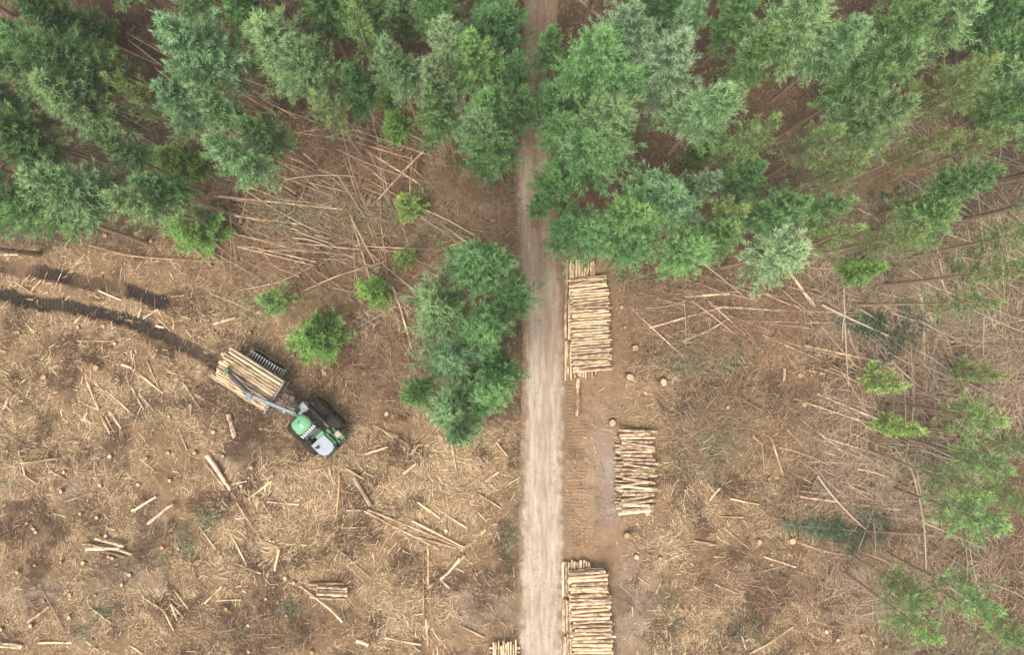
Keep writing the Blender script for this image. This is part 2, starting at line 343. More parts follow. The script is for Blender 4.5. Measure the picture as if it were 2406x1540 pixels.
class PB:
    """polygon builder for hard parts"""
    def __init__(s): s.v = []; s.f = []; s.mi = []; s.sm = []
    def add(s, vs, fs, mi=0, sm=False):
        o = len(s.v); s.v += [tuple(map(float, p)) for p in vs]
        s.f += [tuple(i + o for i in f) for f in fs]; s.mi += [mi] * len(fs); s.sm += [sm] * len(fs)
    def box(s, c, size, M=None, bev=.03, mi=0, taper=(1, 1)):
        """box with chamfered edges; taper shrinks the top"""
        hx, hy, hz_ = (d / 2 for d in size); b = min(bev, hx * .9, hy * .9, hz_ * .9)
        ring = lambda sx, sy, z: [(-sx + b, -sy, z), (sx - b, -sy, z), (sx, -sy + b, z), (sx, sy - b, z), (sx - b, sy, z), (-sx + b, sy, z), (-sx, sy - b, z), (-sx, -sy + b, z)]
        tx, ty = taper
        rs = [[(x * (1 - b / hx), y * (1 - b / hy), z) for x, y, z in ring(hx, hy, -hz_)], ring(hx, hy, -hz_ + b),
              [(x * tx, y * ty, z) for x, y, z in ring(hx, hy, hz_ - b)], [(x * tx * (1 - b / hx), y * ty * (1 - b / hy), z) for x, y, z in ring(hx, hy, hz_)]]
        vs = [p for r in rs for p in r]
        fs = [tuple(range(7, -1, -1)), tuple(range(24, 32))]
        for k in range(3):
            for i in range(8): fs.append((k * 8 + i, k * 8 + (i + 1) % 8, k * 8 + 8 + (i + 1) % 8, k * 8 + 8 + i))
        if M is None: M = Matrix.Identity(4)
        s.add([M @ (Vector(p)) + Vector(c) if M is None else (Matrix.Translation(Vector(c)) @ M) @ Vector(p) for p in vs], fs, mi)
    def tube(s, pts, rad, n=8, mi=0, cap=True, sm=True, capmi=None):
        pts = [Vector(p) for p in pts]; rad = rad if isinstance(rad, (list, tuple)) else [rad] * len(pts)
        rings = []
        for i, p in enumerate(pts):
            d = (pts[min(i + 1, len(pts) - 1)] - pts[max(i - 1, 0)]).normalized()
            a = d.cross(Vector((0, 0, 1)));
            if a.length < .05: a = d.cross(Vector((0, 1, 0)))
            a.normalize(); b = a.cross(d)
            rings.append([p + (a * math.cos(2 * math.pi * k / n) + b * math.sin(2 * math.pi * k / n)) * rad[i] for k in range(n)])
        vs = [q for r in rings for q in r]; m = len(pts)
        s.add(vs, [(i * n + k, i * n + (k + 1) % n, (i + 1) * n + (k + 1) % n, (i + 1) * n + k) for i in range(m - 1) for k in range(n)], mi, sm)
        if cap:
            cm = mi if capmi is None else capmi
            s.add(rings[0], [tuple(range(n - 1, -1, -1))], cm); s.add(rings[-1], [tuple(range(n))], cm)
    def prism(s, poly, z0, z1, mi=0, M=None):
        n = len(poly); vs = [Vector((x, y, z0)) for x, y in poly] + [Vector((x, y, z1)) for x, y in poly]
        if M is not None: vs = [M @ v for v in vs]
        ar = sum(poly[i][0] * poly[(i + 1) % n][1] - poly[(i + 1) % n][0] * poly[i][1] for i in range(n))
        fs = [tuple(range(n - 1, -1, -1)), tuple(range(n, 2 * n))] + [(i, (i + 1) % n, n + (i + 1) % n, n + i) for i in range(n)]
        if ar < 0: fs = [tuple(reversed(f)) for f in fs]
        s.add(vs, fs, mi)
    def mesh(s, name, mats):
        me = bpy.data.meshes.new(name); me.from_pydata(s.v, [], s.f)
        for m in mats: me.materials.append(m)
        me.polygons.foreach_set('material_index', np.array(s.mi, np.int32)); me.polygons.foreach_set('use_smooth', np.array(s.sm))
        me.update(); return me
    def build(s, name, mats, parent=None, **kw):
        return link(name, s.mesh(name, mats if isinstance(mats, (list, tuple)) else [mats]), parent, **kw)

# ------------------------------------------------------------------ labels
ONES = ['', 'first', 'second', 'third', 'fourth', 'fifth', 'sixth', 'seventh', 'eighth', 'ninth', 'tenth', 'eleventh', 'twelfth', 'thirteenth', 'fourteenth', 'fifteenth', 'sixteenth', 'seventeenth', 'eighteenth', 'nineteenth']
TENS = {20: 'twenty', 30: 'thirty', 40: 'forty', 50: 'fifty', 60: 'sixty', 70: 'seventy', 80: 'eighty', 90: 'ninety'}
def ordn(n):
    if n < 20: return ONES[n]
    t = n // 10 * 10
    return (TENS[t][:-1] + 'ieth') if n == t else TENS[t] + '-' + ONES[n - t]
LAND = [(120, 30, 'the upper left corner'), (2290, 30, 'the upper right corner'), (30, 300, "the upper left edge"), (450, 20, "the top edge's left half"),
        (1090, 40, "the track's top left side"), (1420, 60, "the track's top right side"), (1850, 20, "the top edge's right half"),
        (1390, 640, "the big stack's forest end"), (340, 700, 'the darkest tyre rut'), (680, 930, 'the green forwarder'), (1100, 830, 'the spruce clump by the track'),
        (255, 1285, 'the lower left log bundle'), (770, 1390, 'the lower middle log bundle'), (1500, 1110, 'the messy log stack'), (1385, 1430, 'the bottom right log stack'),
        (1357, 940, 'the lone rotten log'), (2060, 760, 'the dark felled spruce crown'), (1900, 1235, "the felled spruce boughs"), (2380, 450, "the upper right edge"),
        (2310, 1240, "the lower right bright spruce"), (2260, 1480, 'the lower right corner'), (60, 1480, 'the lower left corner'), (30, 960, "the clearing's left edge"),
        (1185, 1530, "the small bottom edge stack"), (1000, 1270, "the long split poles"), (720, 420, "the left forest's fallen poles"),
        (1740, 480, "the right forest's middle"), (1740, 730, "the long straight pole"), (1440, 995, "the messy stack's upper stump"),
        (510, 1110, 'the thick grey log pair'), (1760, 1440, "the lower right bare soil")]
PENDING = {}
def want(o, family, text, X, Y):
    """label finished later: text + rank of nearness to a landmark within its family"""
    i = min(range(len(LAND)), key=lambda k: math.hypot(LAND[k][0] - X, LAND[k][1] - Y))
    PENDING.setdefault((family + text, i), []).append((math.hypot(LAND[i][0] - X, LAND[i][1] - Y), o, text))
def finish_labels():
    for (fam, i), lst in PENDING.items():
        lst.sort(key=lambda t: t[0])
        for k, (d, o, text) in enumerate(lst):
            rk = 'nearest' if k == 0 else ordn(k + 1) + ' nearest'
            o['label'] = f'{text}, {rk} to {LAND[i][2]}'

# ------------------------------------------------------------------ ground + road
def build_ground():
    fx = np.arange(-42, 42.01, .125); fy = np.arange(-29, 29.01, .125)
    out = np.array([43.5, 46, 50, 56, 65, 80, 110, 160, 260, 420])
    outy = out - 13
    xs = np.concatenate([-out[::-1], fx, out]); ys = np.concatenate([-outy[::-1], fy, outy])
    Xg, Yg = np.meshgrid(xs, ys); x = Xg.ravel(); y = Yg.ravel()
    m = masks(x, y); z = height(x, y, m)
    nx, ny = len(xs), len(ys)
    i = np.arange(nx - 1)[None, :] + np.arange(ny - 1)[:, None] * nx
    Q = np.stack([i, i + 1, i + 1 + nx, i + nx], -1).reshape(-1, 4)
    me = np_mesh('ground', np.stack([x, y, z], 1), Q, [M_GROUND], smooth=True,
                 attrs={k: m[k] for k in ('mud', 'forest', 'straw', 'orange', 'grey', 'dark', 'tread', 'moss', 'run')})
    tag(link('ground', me), kind='structure')
    # the track
    Ys = np.arange(-900, 2300, 4.0); ts = np.linspace(-1.25, 1.25, 27)
    P = []; ed = []; pa = []
    for Y in Ys:
        c = road_cx(Y); w = road_hw(Y)
        for t in ts:
            X = c + t * w; q = gp(X, Y)
            P.append((q[0], q[1])); n = (fbm(q[0], q[1], .35, 51, 3) - .5)
            ed.append(float(sstep(.74, 1.08, abs(t) + n * .55)))
            left = float(sstep(.35, -.2, t))
            pa.append(float(np.clip(np.interp(Y, [300, 450, 620, 900, 1150], [.05, .25, .4, .6, 1]) + (left - .5) * .3 * (Y < 1000) + .22 * math.exp(-((abs(t) - .5) / .2) ** 2) - .2 * math.exp(-(t / .2) ** 2) + (fbm(q[0], q[1], 2.5, 53, 3) - .5) * .7, 0, 1)))
    P = np.array(P); T = np.tile(ts, len(Ys))
    z = height(P[:, 0], P[:, 1]) + .012 + .03 * np.exp(-(T / .25) ** 2) - .03 * np.exp(-((np.abs(T) - .6) / .2) ** 2) + (fbm(P[:, 0], P[:, 1], .4, 55, 2) - .5) * .03
    z = np.maximum(z, height(P[:, 0], P[:, 1]) + .006) - .05 * sstep(1.1, 1.25, np.abs(T))
    n = len(ts); i = np.arange(n - 1)[None, :] + np.arange(len(Ys) - 1)[:, None] * n
    Q = np.stack([i, i + n, i + n + 1, i + 1], -1).reshape(-1, 4)
    me = np_mesh('forest_track', np.column_stack([P, z]), Q, [M_ROAD], smooth=True, attrs={'edge': ed, 'pale': pa})
    tag(link('road', me), kind='structure')
build_ground()

# ------------------------------------------------------------------ spruces
def rhombi(P, D, L, W, tint, rng, cross=True):
    """needle-clad twigs: two crossed tapered blades each"""
    n = len(P); up = rng.normal(size=(n, 3)) * .35 + np.array([0, 0, 1.0])
    A = unit(np.cross(D, up)); B = unit(np.cross(A, D))
    Vs = []; Ts = []
    for S in ((A, B) if cross else (A,)):
        Vs.append(np.stack([P, P + D * (L * .42)[:, None] + S * W[:, None], P + D * L[:, None], P + D * (L * .42)[:, None] - S * W[:, None]], 1).reshape(-1, 3))
        Ts.append(tint)
    return np.concatenate(Vs), np.concatenate(Ts)
def crown_mesh(name, seed, h=14.0, clen=6.5, Rm=2.4, nwh=15, per=7, K=20, M=7, droop=.22, tw=.018, bare=0.0, lean_noise=.25, mats=None, base_pitch=.15, tlen=1.0, tipgap=.0):
    r = np.random.default_rng(seed)
    bz = []; az = []; BL = []; pit = []
    for i in range(nwh):
        t = (i + .35) / nwh
        nb = max(3, int(per * (.55 + .6 * min(1, t * 2)) + r.integers(0, 2)))
        a0 = r.random() * 6.28
        lop = 1 + .25 * np.sin(a0 * 3)
        for b in range(nb):
            if r.random() < tipgap: continue
            a = a0 + 6.283 * b / nb + r.normal() * .25
            az.append(a); bz.append(h - .25 - clen * t ** .95 + r.normal() * .12)
            prof = (.07 + .93 * t ** .9) * (1 - .35 * max(0, t - .75) / .25)
            BL.append(Rm * prof * np.clip(r.normal(.98, .27), .42, 1.5) * (1 + .18 * math.sin(a * 2 + seed)))
            pit.append(.85 * (1 - t) ** 1.5 + base_pitch * (1 - t) - droop * t + r.normal() * .12)
    az = np.array(az); bz = np.array(bz); BL = np.array(BL); pit = np.array(pit); N = len(az)
    rad = np.stack([np.cos(az), np.sin(az), 0 * az], 1); lat = np.stack([-np.sin(az), np.cos(az), 0 * az], 1)
    base = np.stack([0 * az, 0 * az, bz], 1); Z = np.array([0, 0, 1.0])
    bt = r.normal(size=N) * .13
    sag = -.18 * BL
    def pos(s, i): return base[i] + rad[i] * (BL[i] * s * np.cos(pit[i]))[:, None] + Z * (BL[i] * s * np.sin(pit[i]) + sag[i] * np.sin(s * 2.6))[:, None]
    def tan(s, i): return unit(rad[i] * (BL[i] * np.cos(pit[i]))[:, None] + Z * (BL[i] * np.sin(pit[i]) + sag[i] * 2.6 * np.cos(s * 2.6))[:, None])
    V = []; T = []
    # branch axes, in four pieces
    for k in range(4):
        i = np.arange(N); s0 = np.full(N, .05 + k * .235); p0 = pos(s0, i); p1 = pos(s0 + .26, i); d = p1 - p0; L = np.linalg.norm(d, axis=1)
        v, t = rhombi(p0, unit(d), L * 1.15, np.full(N, tw * (.9 if not bare else .8)) * (1 - .15 * k), np.clip(.12 + .18 * k + r.normal(size=N) * .1, 0, 1), r); V.append(v); T.append(t)
    # secondaries
    i2 = np.repeat(np.arange(N), K); s2 = np.clip((np.tile(np.arange(K), N) + r.random(N * K)) / K * .86 + .14, 0, 1)
    side = np.where(np.tile(np.arange(K), N) % 2 == 0, 1.0, -1.0)
    keep = r.random(N * K) < np.clip(.35 + BL[i2] / 1.4, 0, 1) * (1 - bare * .3)
    i2, s2, side = i2[keep], s2[keep], side[keep]
    t2 = tan(s2, i2); ang = R(48) - R(20) * s2 + r.normal(size=len(i2)) * .22
    d2 = unit(t2 * np.cos(ang)[:, None] + lat[i2] * (side * np.sin(ang))[:, None] + r.normal(size=(len(i2), 3)) * np.array([.1, .1, .2]) + Z * (-.12 + .15 * s2)[:, None])
    L2 = (.10 + .34 * BL[i2] * (1 - s2) ** 1.05 * np.clip(s2 * 5, .3, 1)) * r.uniform(.65, 1.25, len(i2)) * tlen
    p2 = pos(s2, i2)
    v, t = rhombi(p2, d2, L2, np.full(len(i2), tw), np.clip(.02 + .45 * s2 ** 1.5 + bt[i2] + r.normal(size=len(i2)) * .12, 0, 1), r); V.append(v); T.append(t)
    # tertiaries
    n2 = len(i2); i3 = np.repeat(np.arange(n2), M); s3 = (np.tile(np.arange(M), n2) + r.random(n2 * M)) / M
    kk = r.random(len(i3)) < np.clip(.25 + L2[i3] / .5, 0, 1) * (1 - bare * .55)
    i3, s3 = i3[kk], s3[kk]; sd3 = np.where(r.random(len(i3)) < .5, 1.0, -1.0)
    lat3 = unit(np.cross(d2[i3], Z + .3 * r.normal(size=(len(i3), 3))))
    a3 = R(48) - R(15) * s3 + r.normal(size=len(i3)) * .25
    d3 = unit(d2[i3] * np.cos(a3)[:, None] + lat3 * (sd3 * np.sin(a3))[:, None] + r.normal(size=(len(i3), 3)) * .16 + Z * .10)
    L3 = (.13 + .30 * L2[i3] * (1 - s3 * .7)) * r.uniform(.7, 1.35, len(i3)) * tlen
    p3 = p2[i3] + d2[i3] * (L2[i3] * s3)[:, None]
    st2 = r.normal(size=n2) * .14
    tt = np.clip(-.06 + .50 * s2[i3] ** 1.5 + .30 * s3 ** 1.5 + bt[i2[i3]] + st2[i3] + r.normal(size=len(i3)) * .12, 0, 1)
    v, t = rhombi(p3, d3, L3, np.full(len(i3), tw * .92) * r.uniform(.7, 1.25, len(i3)), tt, r); V.append(v); T.append(t)
    # pale shoots: little stars at the ends of branches and side twigs
    tp = [pos(np.full(N, .97), np.arange(N))]; td = [tan(np.full(N, .97), np.arange(N))]
    pick = np.where(r.random(n2) < .42 * (1 - bare))[0]
    tp.append(p2[pick] + d2[pick] * (L2[pick] * .9)[:, None]); td.append(d2[pick])
    tp = np.concatenate(tp); td = np.concatenate(td); G = 3
    ip = np.repeat(np.arange(len(tp)), G); m4 = len(ip)
    dd = unit(td[ip] + r.normal(size=(m4, 3)) * .38 + Z * .10)
    v, t = rhombi(tp[ip], dd, r.uniform(.18, .42, m4), np.full(m4, tw * .62), np.clip(r.normal(.86, .14, m4) + bt.mean(), 0, 1), r, cross=False); V.append(v); T.append(t)
    # leader
    nl = 26; p = np.stack([r.normal(size=nl) * .03, r.normal(size=nl) * .03, h - r.random(nl) * .7], 1)
    v, t = rhombi(p, unit(r.normal(size=(nl, 3)) * np.array([1, 1, .4]) + Z * .6), np.full(nl, .42), np.full(nl, tw), np.full(nl, .9), r); V.append(v); T.append(t)
    V = np.concatenate(V); T = np.concatenate(T)
    Q = np.arange(len(V)).reshape(-1, 4)
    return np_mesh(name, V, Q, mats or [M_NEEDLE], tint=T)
def trunk_mesh(name, seed, h=14.0, r0=.16, dead=70, z0=1.5, z1=8.2, blen=1.1):
    r = random.Random(seed); pb = PB()
    pts = []; rr = []; ox = oy = 0
    for i in range(9):
        t = i / 8; ox += r.gauss(0, .03); oy += r.gauss(0, .03)
        pts.append((ox * t, oy * t, t * h * .98 - (.3 if i == 0 else 0))); rr.append(r0 * (1.25 if i == 0 else 1) * (1 - t) ** .8 + .012)
    pb.tube(pts, rr, 8)
    for k in range(dead):
        z = r.uniform(z0, z1); a = r.uniform(0, 6.28); L = blen * r.uniform(.4, 1.25); dz = r.uniform(-.35, .1)
        c, s = math.cos(a), math.sin(a)
        p = [(0, 0, z), (c * L * .5, s * L * .5, z + dz * L * .4), (c * L + r.gauss(0, .1), s * L + r.gauss(0, .1), z + dz * L * 1.1)]
        pb.tube(p, [.016, .011, .004], 3, cap=False)
        for q in range(2):
            f = r.uniform(.35, .8); b0 = (c * L * f, s * L * f, z + dz * L * f * .9); a2 = a + r.choice((-1, 1)) * r.uniform(.5, 1)
            pb.tube([b0, (b0[0] + math.cos(a2) * L * .35, b0[1] + math.sin(a2) * L * .35, b0[2] - .05)], [.008, .003], 3, cap=False)
    return pb.mesh(name, [M_TRUNK])

PROTO = {
    'full': [crown_mesh('crown', 101, clen=5.6), crown_mesh('crown', 102, clen=6.4, Rm=2.5, nwh=17, droop=.34), crown_mesh('crown', 103, clen=5.0, Rm=2.4, nwh=14, per=7, droop=.20)],
    'loose': [crown_mesh('crown', 111, clen=5.8, nwh=14, per=6, K=15, M=5, droop=.34, tipgap=.15, tlen=1.2), crown_mesh('crown', 112, clen=4.8, nwh=13, per=6, K=15, M=5, droop=.12, tipgap=.2, tlen=1.25)],
    'sparse': [crown_mesh('crown', 121, clen=5.6, nwh=13, per=5, K=12, M=5, tw=.016, bare=.3, droop=.40, tlen=1.3, tipgap=.15), crown_mesh('crown', 122, clen=5.0, nwh=12, per=5, K=12, M=5, tw=.016, bare=.25, droop=.15, tlen=1.3, tipgap=.2)],
    'young': [crown_mesh('crown', 131, h=5.5, clen=4.9, Rm=1.7, nwh=13, per=6, K=14, M=5, droop=.02, base_pitch=.35, tw=.020, tlen=1.15), crown_mesh('crown', 132, h=5.5, clen=4.7, Rm=1.7, nwh=12, per=6, K=14, M=5, droop=-.05, base_pitch=.45, tw=.020, tlen=1.3)],
    'wispy': [crown_mesh('crown', 133, h=5.5, clen=4.6, Rm=1.7, nwh=9, per=4, K=11, M=4, droop=.05, base_pitch=.4, tw=.024, tlen=1.6, tipgap=.25)],
    'bare': [crown_mesh('crown', 141, clen=7.5, nwh=13, per=5, K=10, M=3, tw=.014, bare=.45, droop=.40, tlen=1.9, mats=[M_DEADTWIG]), crown_mesh('crown', 142, clen=6.5, nwh=12, per=5, K=9, M=3, tw=.014, bare=.45, droop=.15, tlen=1.9, mats=[M_DEADTWIG])],
    'felled': [crown_mesh('crown', 151, clen=8.5, Rm=2.6, nwh=14, per=5, K=14, M=5, droop=-.85, base_pitch=.75, tlen=1.6, tipgap=.42, mats=[M_NEEDLE_FALLEN])],
}
TRUNKS = [trunk_mesh('trunk', 201), trunk_mesh('trunk', 202, r0=.18, dead=90), trunk_mesh('trunk', 203, r0=.14, dead=60)]
TRUNK_Y = trunk_mesh('trunk', 204, h=5.5, r0=.07, dead=8, z0=.3, z1=1.0, blen=.6)

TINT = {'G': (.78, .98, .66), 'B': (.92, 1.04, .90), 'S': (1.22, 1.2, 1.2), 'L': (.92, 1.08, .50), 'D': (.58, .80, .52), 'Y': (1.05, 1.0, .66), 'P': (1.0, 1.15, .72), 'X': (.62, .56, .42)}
WORDS = {'G': 'tall mid green spruce', 'B': 'tall pale blue-green spruce', 'S': 'silvery grey-green spruce', 'L': 'bright yellow-green spruce', 'D': 'dark green spruce', 'Y': 'sparse olive spruce', 'P': 'thin pale green spruce', 'X': 'dead brown bare spruce'}
# picture x, y of the crown's middle, seen radius, kind
TREES = [
 (180, 55, 72, 'L'), (20, 150, 68, 'B'), (85, 120, 78, 'G'), (150, 225, 98, 'B'), (165, 140, 80, 'G'), (25, 290, 70, 'G'), (55, 360, 55, 'D'), 
 (450, 85, 98, 'B'),  (640, 95, 105, 'B'), (705, 150, 75, 'B'), (430, 15, 60, 'B'), (560, 15, 70, 'D'),  (735, 5, 60, 'D'),
 (300, 230, 52, 'Y'), (410, 212, 68, 'B'), (485, 235, 58, 'B'), (620, 300, 62, 'G'), (395, 370, 68, 'L'), (530, 365, 66, 'B'), (265, 362, 42, 'B'), (170, 455, 88, 'B'),
 (60, 505, 78, 'G'), (300, 460, 68, 'B'), (375, 435, 58, 'D'), (445, 535, 72, 'L'),  (100, 20, 60, 'D'), (40, 60, 60, 'G'), 
 (810, 85, 52, 'Y'), (915, 140, 62, 'B'), (905, 205, 48, 'L'), (950, 22, 45, 'L'), (1062, 88, 58, 'S'), (1120, 145, 78, 'G'), (1045, 182, 56, 'S'), (1150, 230, 70, 'G'),
 (1015, 265, 62, 'G'), (920, 290, 40, 'L'), (1100, 300, 60, 'B'), (1175, 55, 85, 'D'), (1175, 340, 62, 'D'), (1060, 395, 80, 'X'), (825, 190, 58, 'D'), (960, 480, 42, 'Lw'), (860, 20, 60, 'D'), (1020, 20, 60, 'D'), (1110, 420, 60, 'X'),
 (1395, 130, 88, 'G'), (1335, 205, 62, 'D'), (1500, 70, 78, 'S'), (1580, 100, 92, 'S'), (1430, 270, 98, 'B'), (1400, 355, 100, 'G'), (1320, 300, 60, 'D'), (1305, 425, 58, 'D'), (1470, 190, 70, 'G'),
 (1690, 230, 82, 'B'), (1655, 360, 45, 'L'), (1660, 430, 40, 'S'), (1560, 465, 88, 'B'), (1470, 510, 96, 'G'), (1400, 560, 78, 'G'), (1350, 545, 58, 'D'), (1500, 590, 68, 'G'),
 (1640, 585, 78, 'G'), (1830, 590, 82, 'S'), (1700, 545, 70, 'G'), (1755, 410, 58, 'D'), (1730, 335, 58, 'Y'), (1850, 470, 68, 'G'), (1960, 490, 58, 'G'), (1740, 480, 58, 'Y'),
 (1800, 130, 58, 'G'), (1900, 75, 98, 'B'), (1995, 80, 78, 'B'), (2080, 150, 100, 'G'), (2065, 240, 78, 'B'), (2010, 190, 60, 'G'), (1550, 0, 62, 'D'), (1760, 5, 62, 'D'), (2250, 50, 85, 'B'), (2150, 30, 62, 'G'),
 (2345, 15, 60, 'D'), (2375, 100, 68, 'G'), (2250, 220, 84, 'Y'), (2355, 170, 76, 'B'), (2385, 240, 52, 'G'), (2200, 505, 84, 'P'), (1805, 320, 58, 'Y'), (2040, 632, 46, 'L'), (2080, 892, 42, 'Lw'),
 (2120, 1010, 40, 'Lw'), (2310, 985, 70, 'P'), (2310, 1080, 66, 'P'), (2305, 1235, 84, 'P'), (2395, 1180, 50, 'P'), (2300, 870, 34, 'Lw'), (2140, 1400, 56, 'P'), (2165, 1480, 62, 'P'), (2300, 1430, 72, 'P'), (2385, 1500, 56, 'P'), (2395, 1055, 48, 'P'),
 (1040, 740, 92, 'B'), (1140, 640, 88, 'G'), (1085, 1000, 50, 'B'), (1195, 705, 72, 'D'), (1040, 860, 78, 'B'), (1165, 850, 64, 'D'), (1150, 925, 78, 'G'), (1080, 955, 76, 'B'), (970, 922, 44, 'G'),
 (870, 682, 46, 'L'), (730, 795, 74, 'L'), (945, 605, 32, 'Lw'), (640, 705, 42, 'Lw'), (1110, 770, 70, 'G'),
 (2110, 385, 60, 'X'), (1990, 380, 60, 'Y'), (1620, 20, 55, 'B'), (1222, 235, 44, 'D'), (1300, 120, 46, 'D'), (1930, 345, 58, 'Y'), (2105, 555, 62, 'Y'), (2350, 640, 56, 'Y'), (2260, 700, 54, 'Y'), (2335, 330, 58, 'Y'), (2180, 335, 50, 'Y'), (2392, 560, 56, 'Y'), (2240, 1125, 48, 'Y'), (1985, 570, 50, 'Y'), (755, 250, 50, 'Y'), (2300, 430, 60, 'G'), (1130, 360, 50, 'G'), (800, 5, 50, 'G'), (1290, 230, 40, 'D'), (1210, 160, 42, 'D'), (1270, 480, 34, 'D'),
]
TREE_GROUP = {'L': 'bright young spruces', 'X': 'dead standing spruces'}
def plant():
    r = random.Random(5)
    for n, (X, Y, rad, k) in enumerate(TREES):
        wisp = k == 'Lw'; k = k[0]
        young = k == 'L'
        low = young or (k == 'Y' and rad < 46)
        h = r.uniform(4.6, 6.4) if low else r.uniform(12.2, 15.5) * (.85 if k == 'D' else .78 if k == 'P' else .72 if k == 'X' else 1)
        if (X, Y) in ((1130, 660), (1195, 705), (1165, 850)): h *= .85
        fam = {'P': 'sparse' if Y > 700 else 'loose', 'L': 'young' if young else 'full', 'X': 'bare', 'Y': 'sparse', 'S': 'full', 'D': 'full', 'B': r.choice(('full', 'full', 'loose')), 'G': r.choice(('full', 'full', 'loose'))}[k]
        if low: fam = 'wispy' if wisp else 'young'
        me = PROTO[fam][r.randrange(len(PROTO[fam]))]
        h0, R0, cl = (5.5, 1.7, .5) if fam in ('young', 'wispy') else (14.0, 2.45, .72)
        zc = h * (.55 if fam in ('young', 'wispy') else .81)
        p = gp(X, Y, zc)
        Rm = rad / (PXM * H / (H - zc)) * (1.1 if fam in ('young', 'wispy') else 1.22)
        gz = hz(p[0], p[1])
        nm = {'L': 'young_spruce' if young else 'spruce_tree', 'X': 'dead_spruce'}.get(k, 'spruce_tree')
        root = link(nm, None, None, (p[0], p[1], gz - .05), (r.gauss(0, .03), r.gauss(0, .03), r.uniform(0, 6.28)))
        root.empty_display_size = .5
        sxy = Rm / R0
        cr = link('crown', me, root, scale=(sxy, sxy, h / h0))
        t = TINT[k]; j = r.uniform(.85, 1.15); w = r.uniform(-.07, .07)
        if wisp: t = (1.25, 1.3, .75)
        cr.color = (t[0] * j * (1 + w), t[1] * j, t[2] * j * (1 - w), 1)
        st = h / h0
        tk = link('trunk', TRUNK_Y if fam in ('young', 'wispy') else TRUNKS[r.randrange(3)], root, scale=(st * .8, st * .8, st))
        v = r.uniform(1.1, 1.6); tk.color = (v, v, v, 1)
        tag(root, cat='tree', group=TREE_GROUP.get(k, 'spruces standing in the forest'))
        fx, fy = min(max(X, 10), 2396), min(max(Y, 10), 1530)
        want(root, 'tree', 'wispy pale green sapling' if wisp else WORDS[k], fx, fy)
plant()
def beyond():
    r = random.Random(77)
    spots = [(x, y) for x in range(-260, 2700, 165) for y in (-120, -250)] + [(x, y) for x in (-90, -230) for y in range(20, 540, 125)] + [(x, y) for x in (2500, 2640) for y in range(20, 560, 150)]
    for X, Y in spots:
        X += r.gauss(0, 28); Y += r.gauss(0, 25)
        if abs(X - 1270) < 70: continue
        h = r.uniform(12, 15); p = gp(X, Y, h * .78)
        root = link('spruce_tree', None, None, (p[0], p[1], hz(p[0], p[1]) - .05), (r.gauss(0, .03), r.gauss(0, .03), r.uniform(0, 6.28)))
        c = link('crown', PROTO['full'][r.randrange(3)], root, scale=(.95, .95, h / 14)); c.color = (*TINT[r.choice('GBD')], 1)
        k = link('trunk', TRUNKS[r.randrange(3)], root, scale=(h / 14,) * 3)
        tag(root, 'tall spruce of the forest beyond the picture edge', 'tree', 'spruces beyond the picture edge')
beyond()

# felled spruces with their crowns still on: butt and tip in picture units
FELLED = [((2300, 800), (1950, 755), 1.5, (.9, 1.0, 1.0), 'dark green felled spruce lying with its full crown'),
          ((2250, 1262), (1835, 1232), 1.1, (.95, 1.1, 1.1), 'felled spruce with dark boughs spread on brown ground'),
          ((2140, 520), (1960, 395), .9, (.85, 1.0, 1.05), 'dark felled spruce crown lying among standing trees'),
          ((2200, 560), (2010, 640), .75, (1.5, 1.3, .9), 'olive felled spruce crown under the bright tree'),
          ((2330, 500), (2090, 425), .9, (1.0, 1.0, .9), 'green felled spruce with feathery boughs beside the dry orange treetop'),
          ((2420, 660), (2240, 570), .9, (1.3, 1.25, .95), 'olive felled spruce lying towards the right edge'),
          ((2390, 330), (2230, 270), .9, (1.2, 1.15, .9), 'toppled olive spruce below the upper right crowns'),
          ((1960, 330), (1840, 260), .9, (1.1, 1.05, .85), 'toppled olive spruce between the silvery and tall crowns'),
          ((2330, 720), (2210, 600), .8, (1.0, 1.0, .9), 'dull green felled crown behind the crossing poles')]
def fell():
    for b, t, wd, col, lab in FELLED:
        p = gp(*b); q = gp(*t); d = q - p; L = np.hypot(d[0], d[1])
        root = link('felled_spruce', None, None, (p[0], p[1], hz(p[0], p[1]) + .15), (0, math.pi / 2 - .03, math.atan2(d[1], d[0])))
        s = L / 14.0
        c = link('crown', PROTO['felled'][0], root, scale=(.42 * wd, wd, s)); c.color = (*col, 1)
        k = link('trunk', TRUNKS[0], root, scale=(s * .6, s * .8, s)); k.color = (1.1, 1.05, 1, 1)
        tag(root, lab, 'felled tree', 'felled spruces on the ground')
fell()
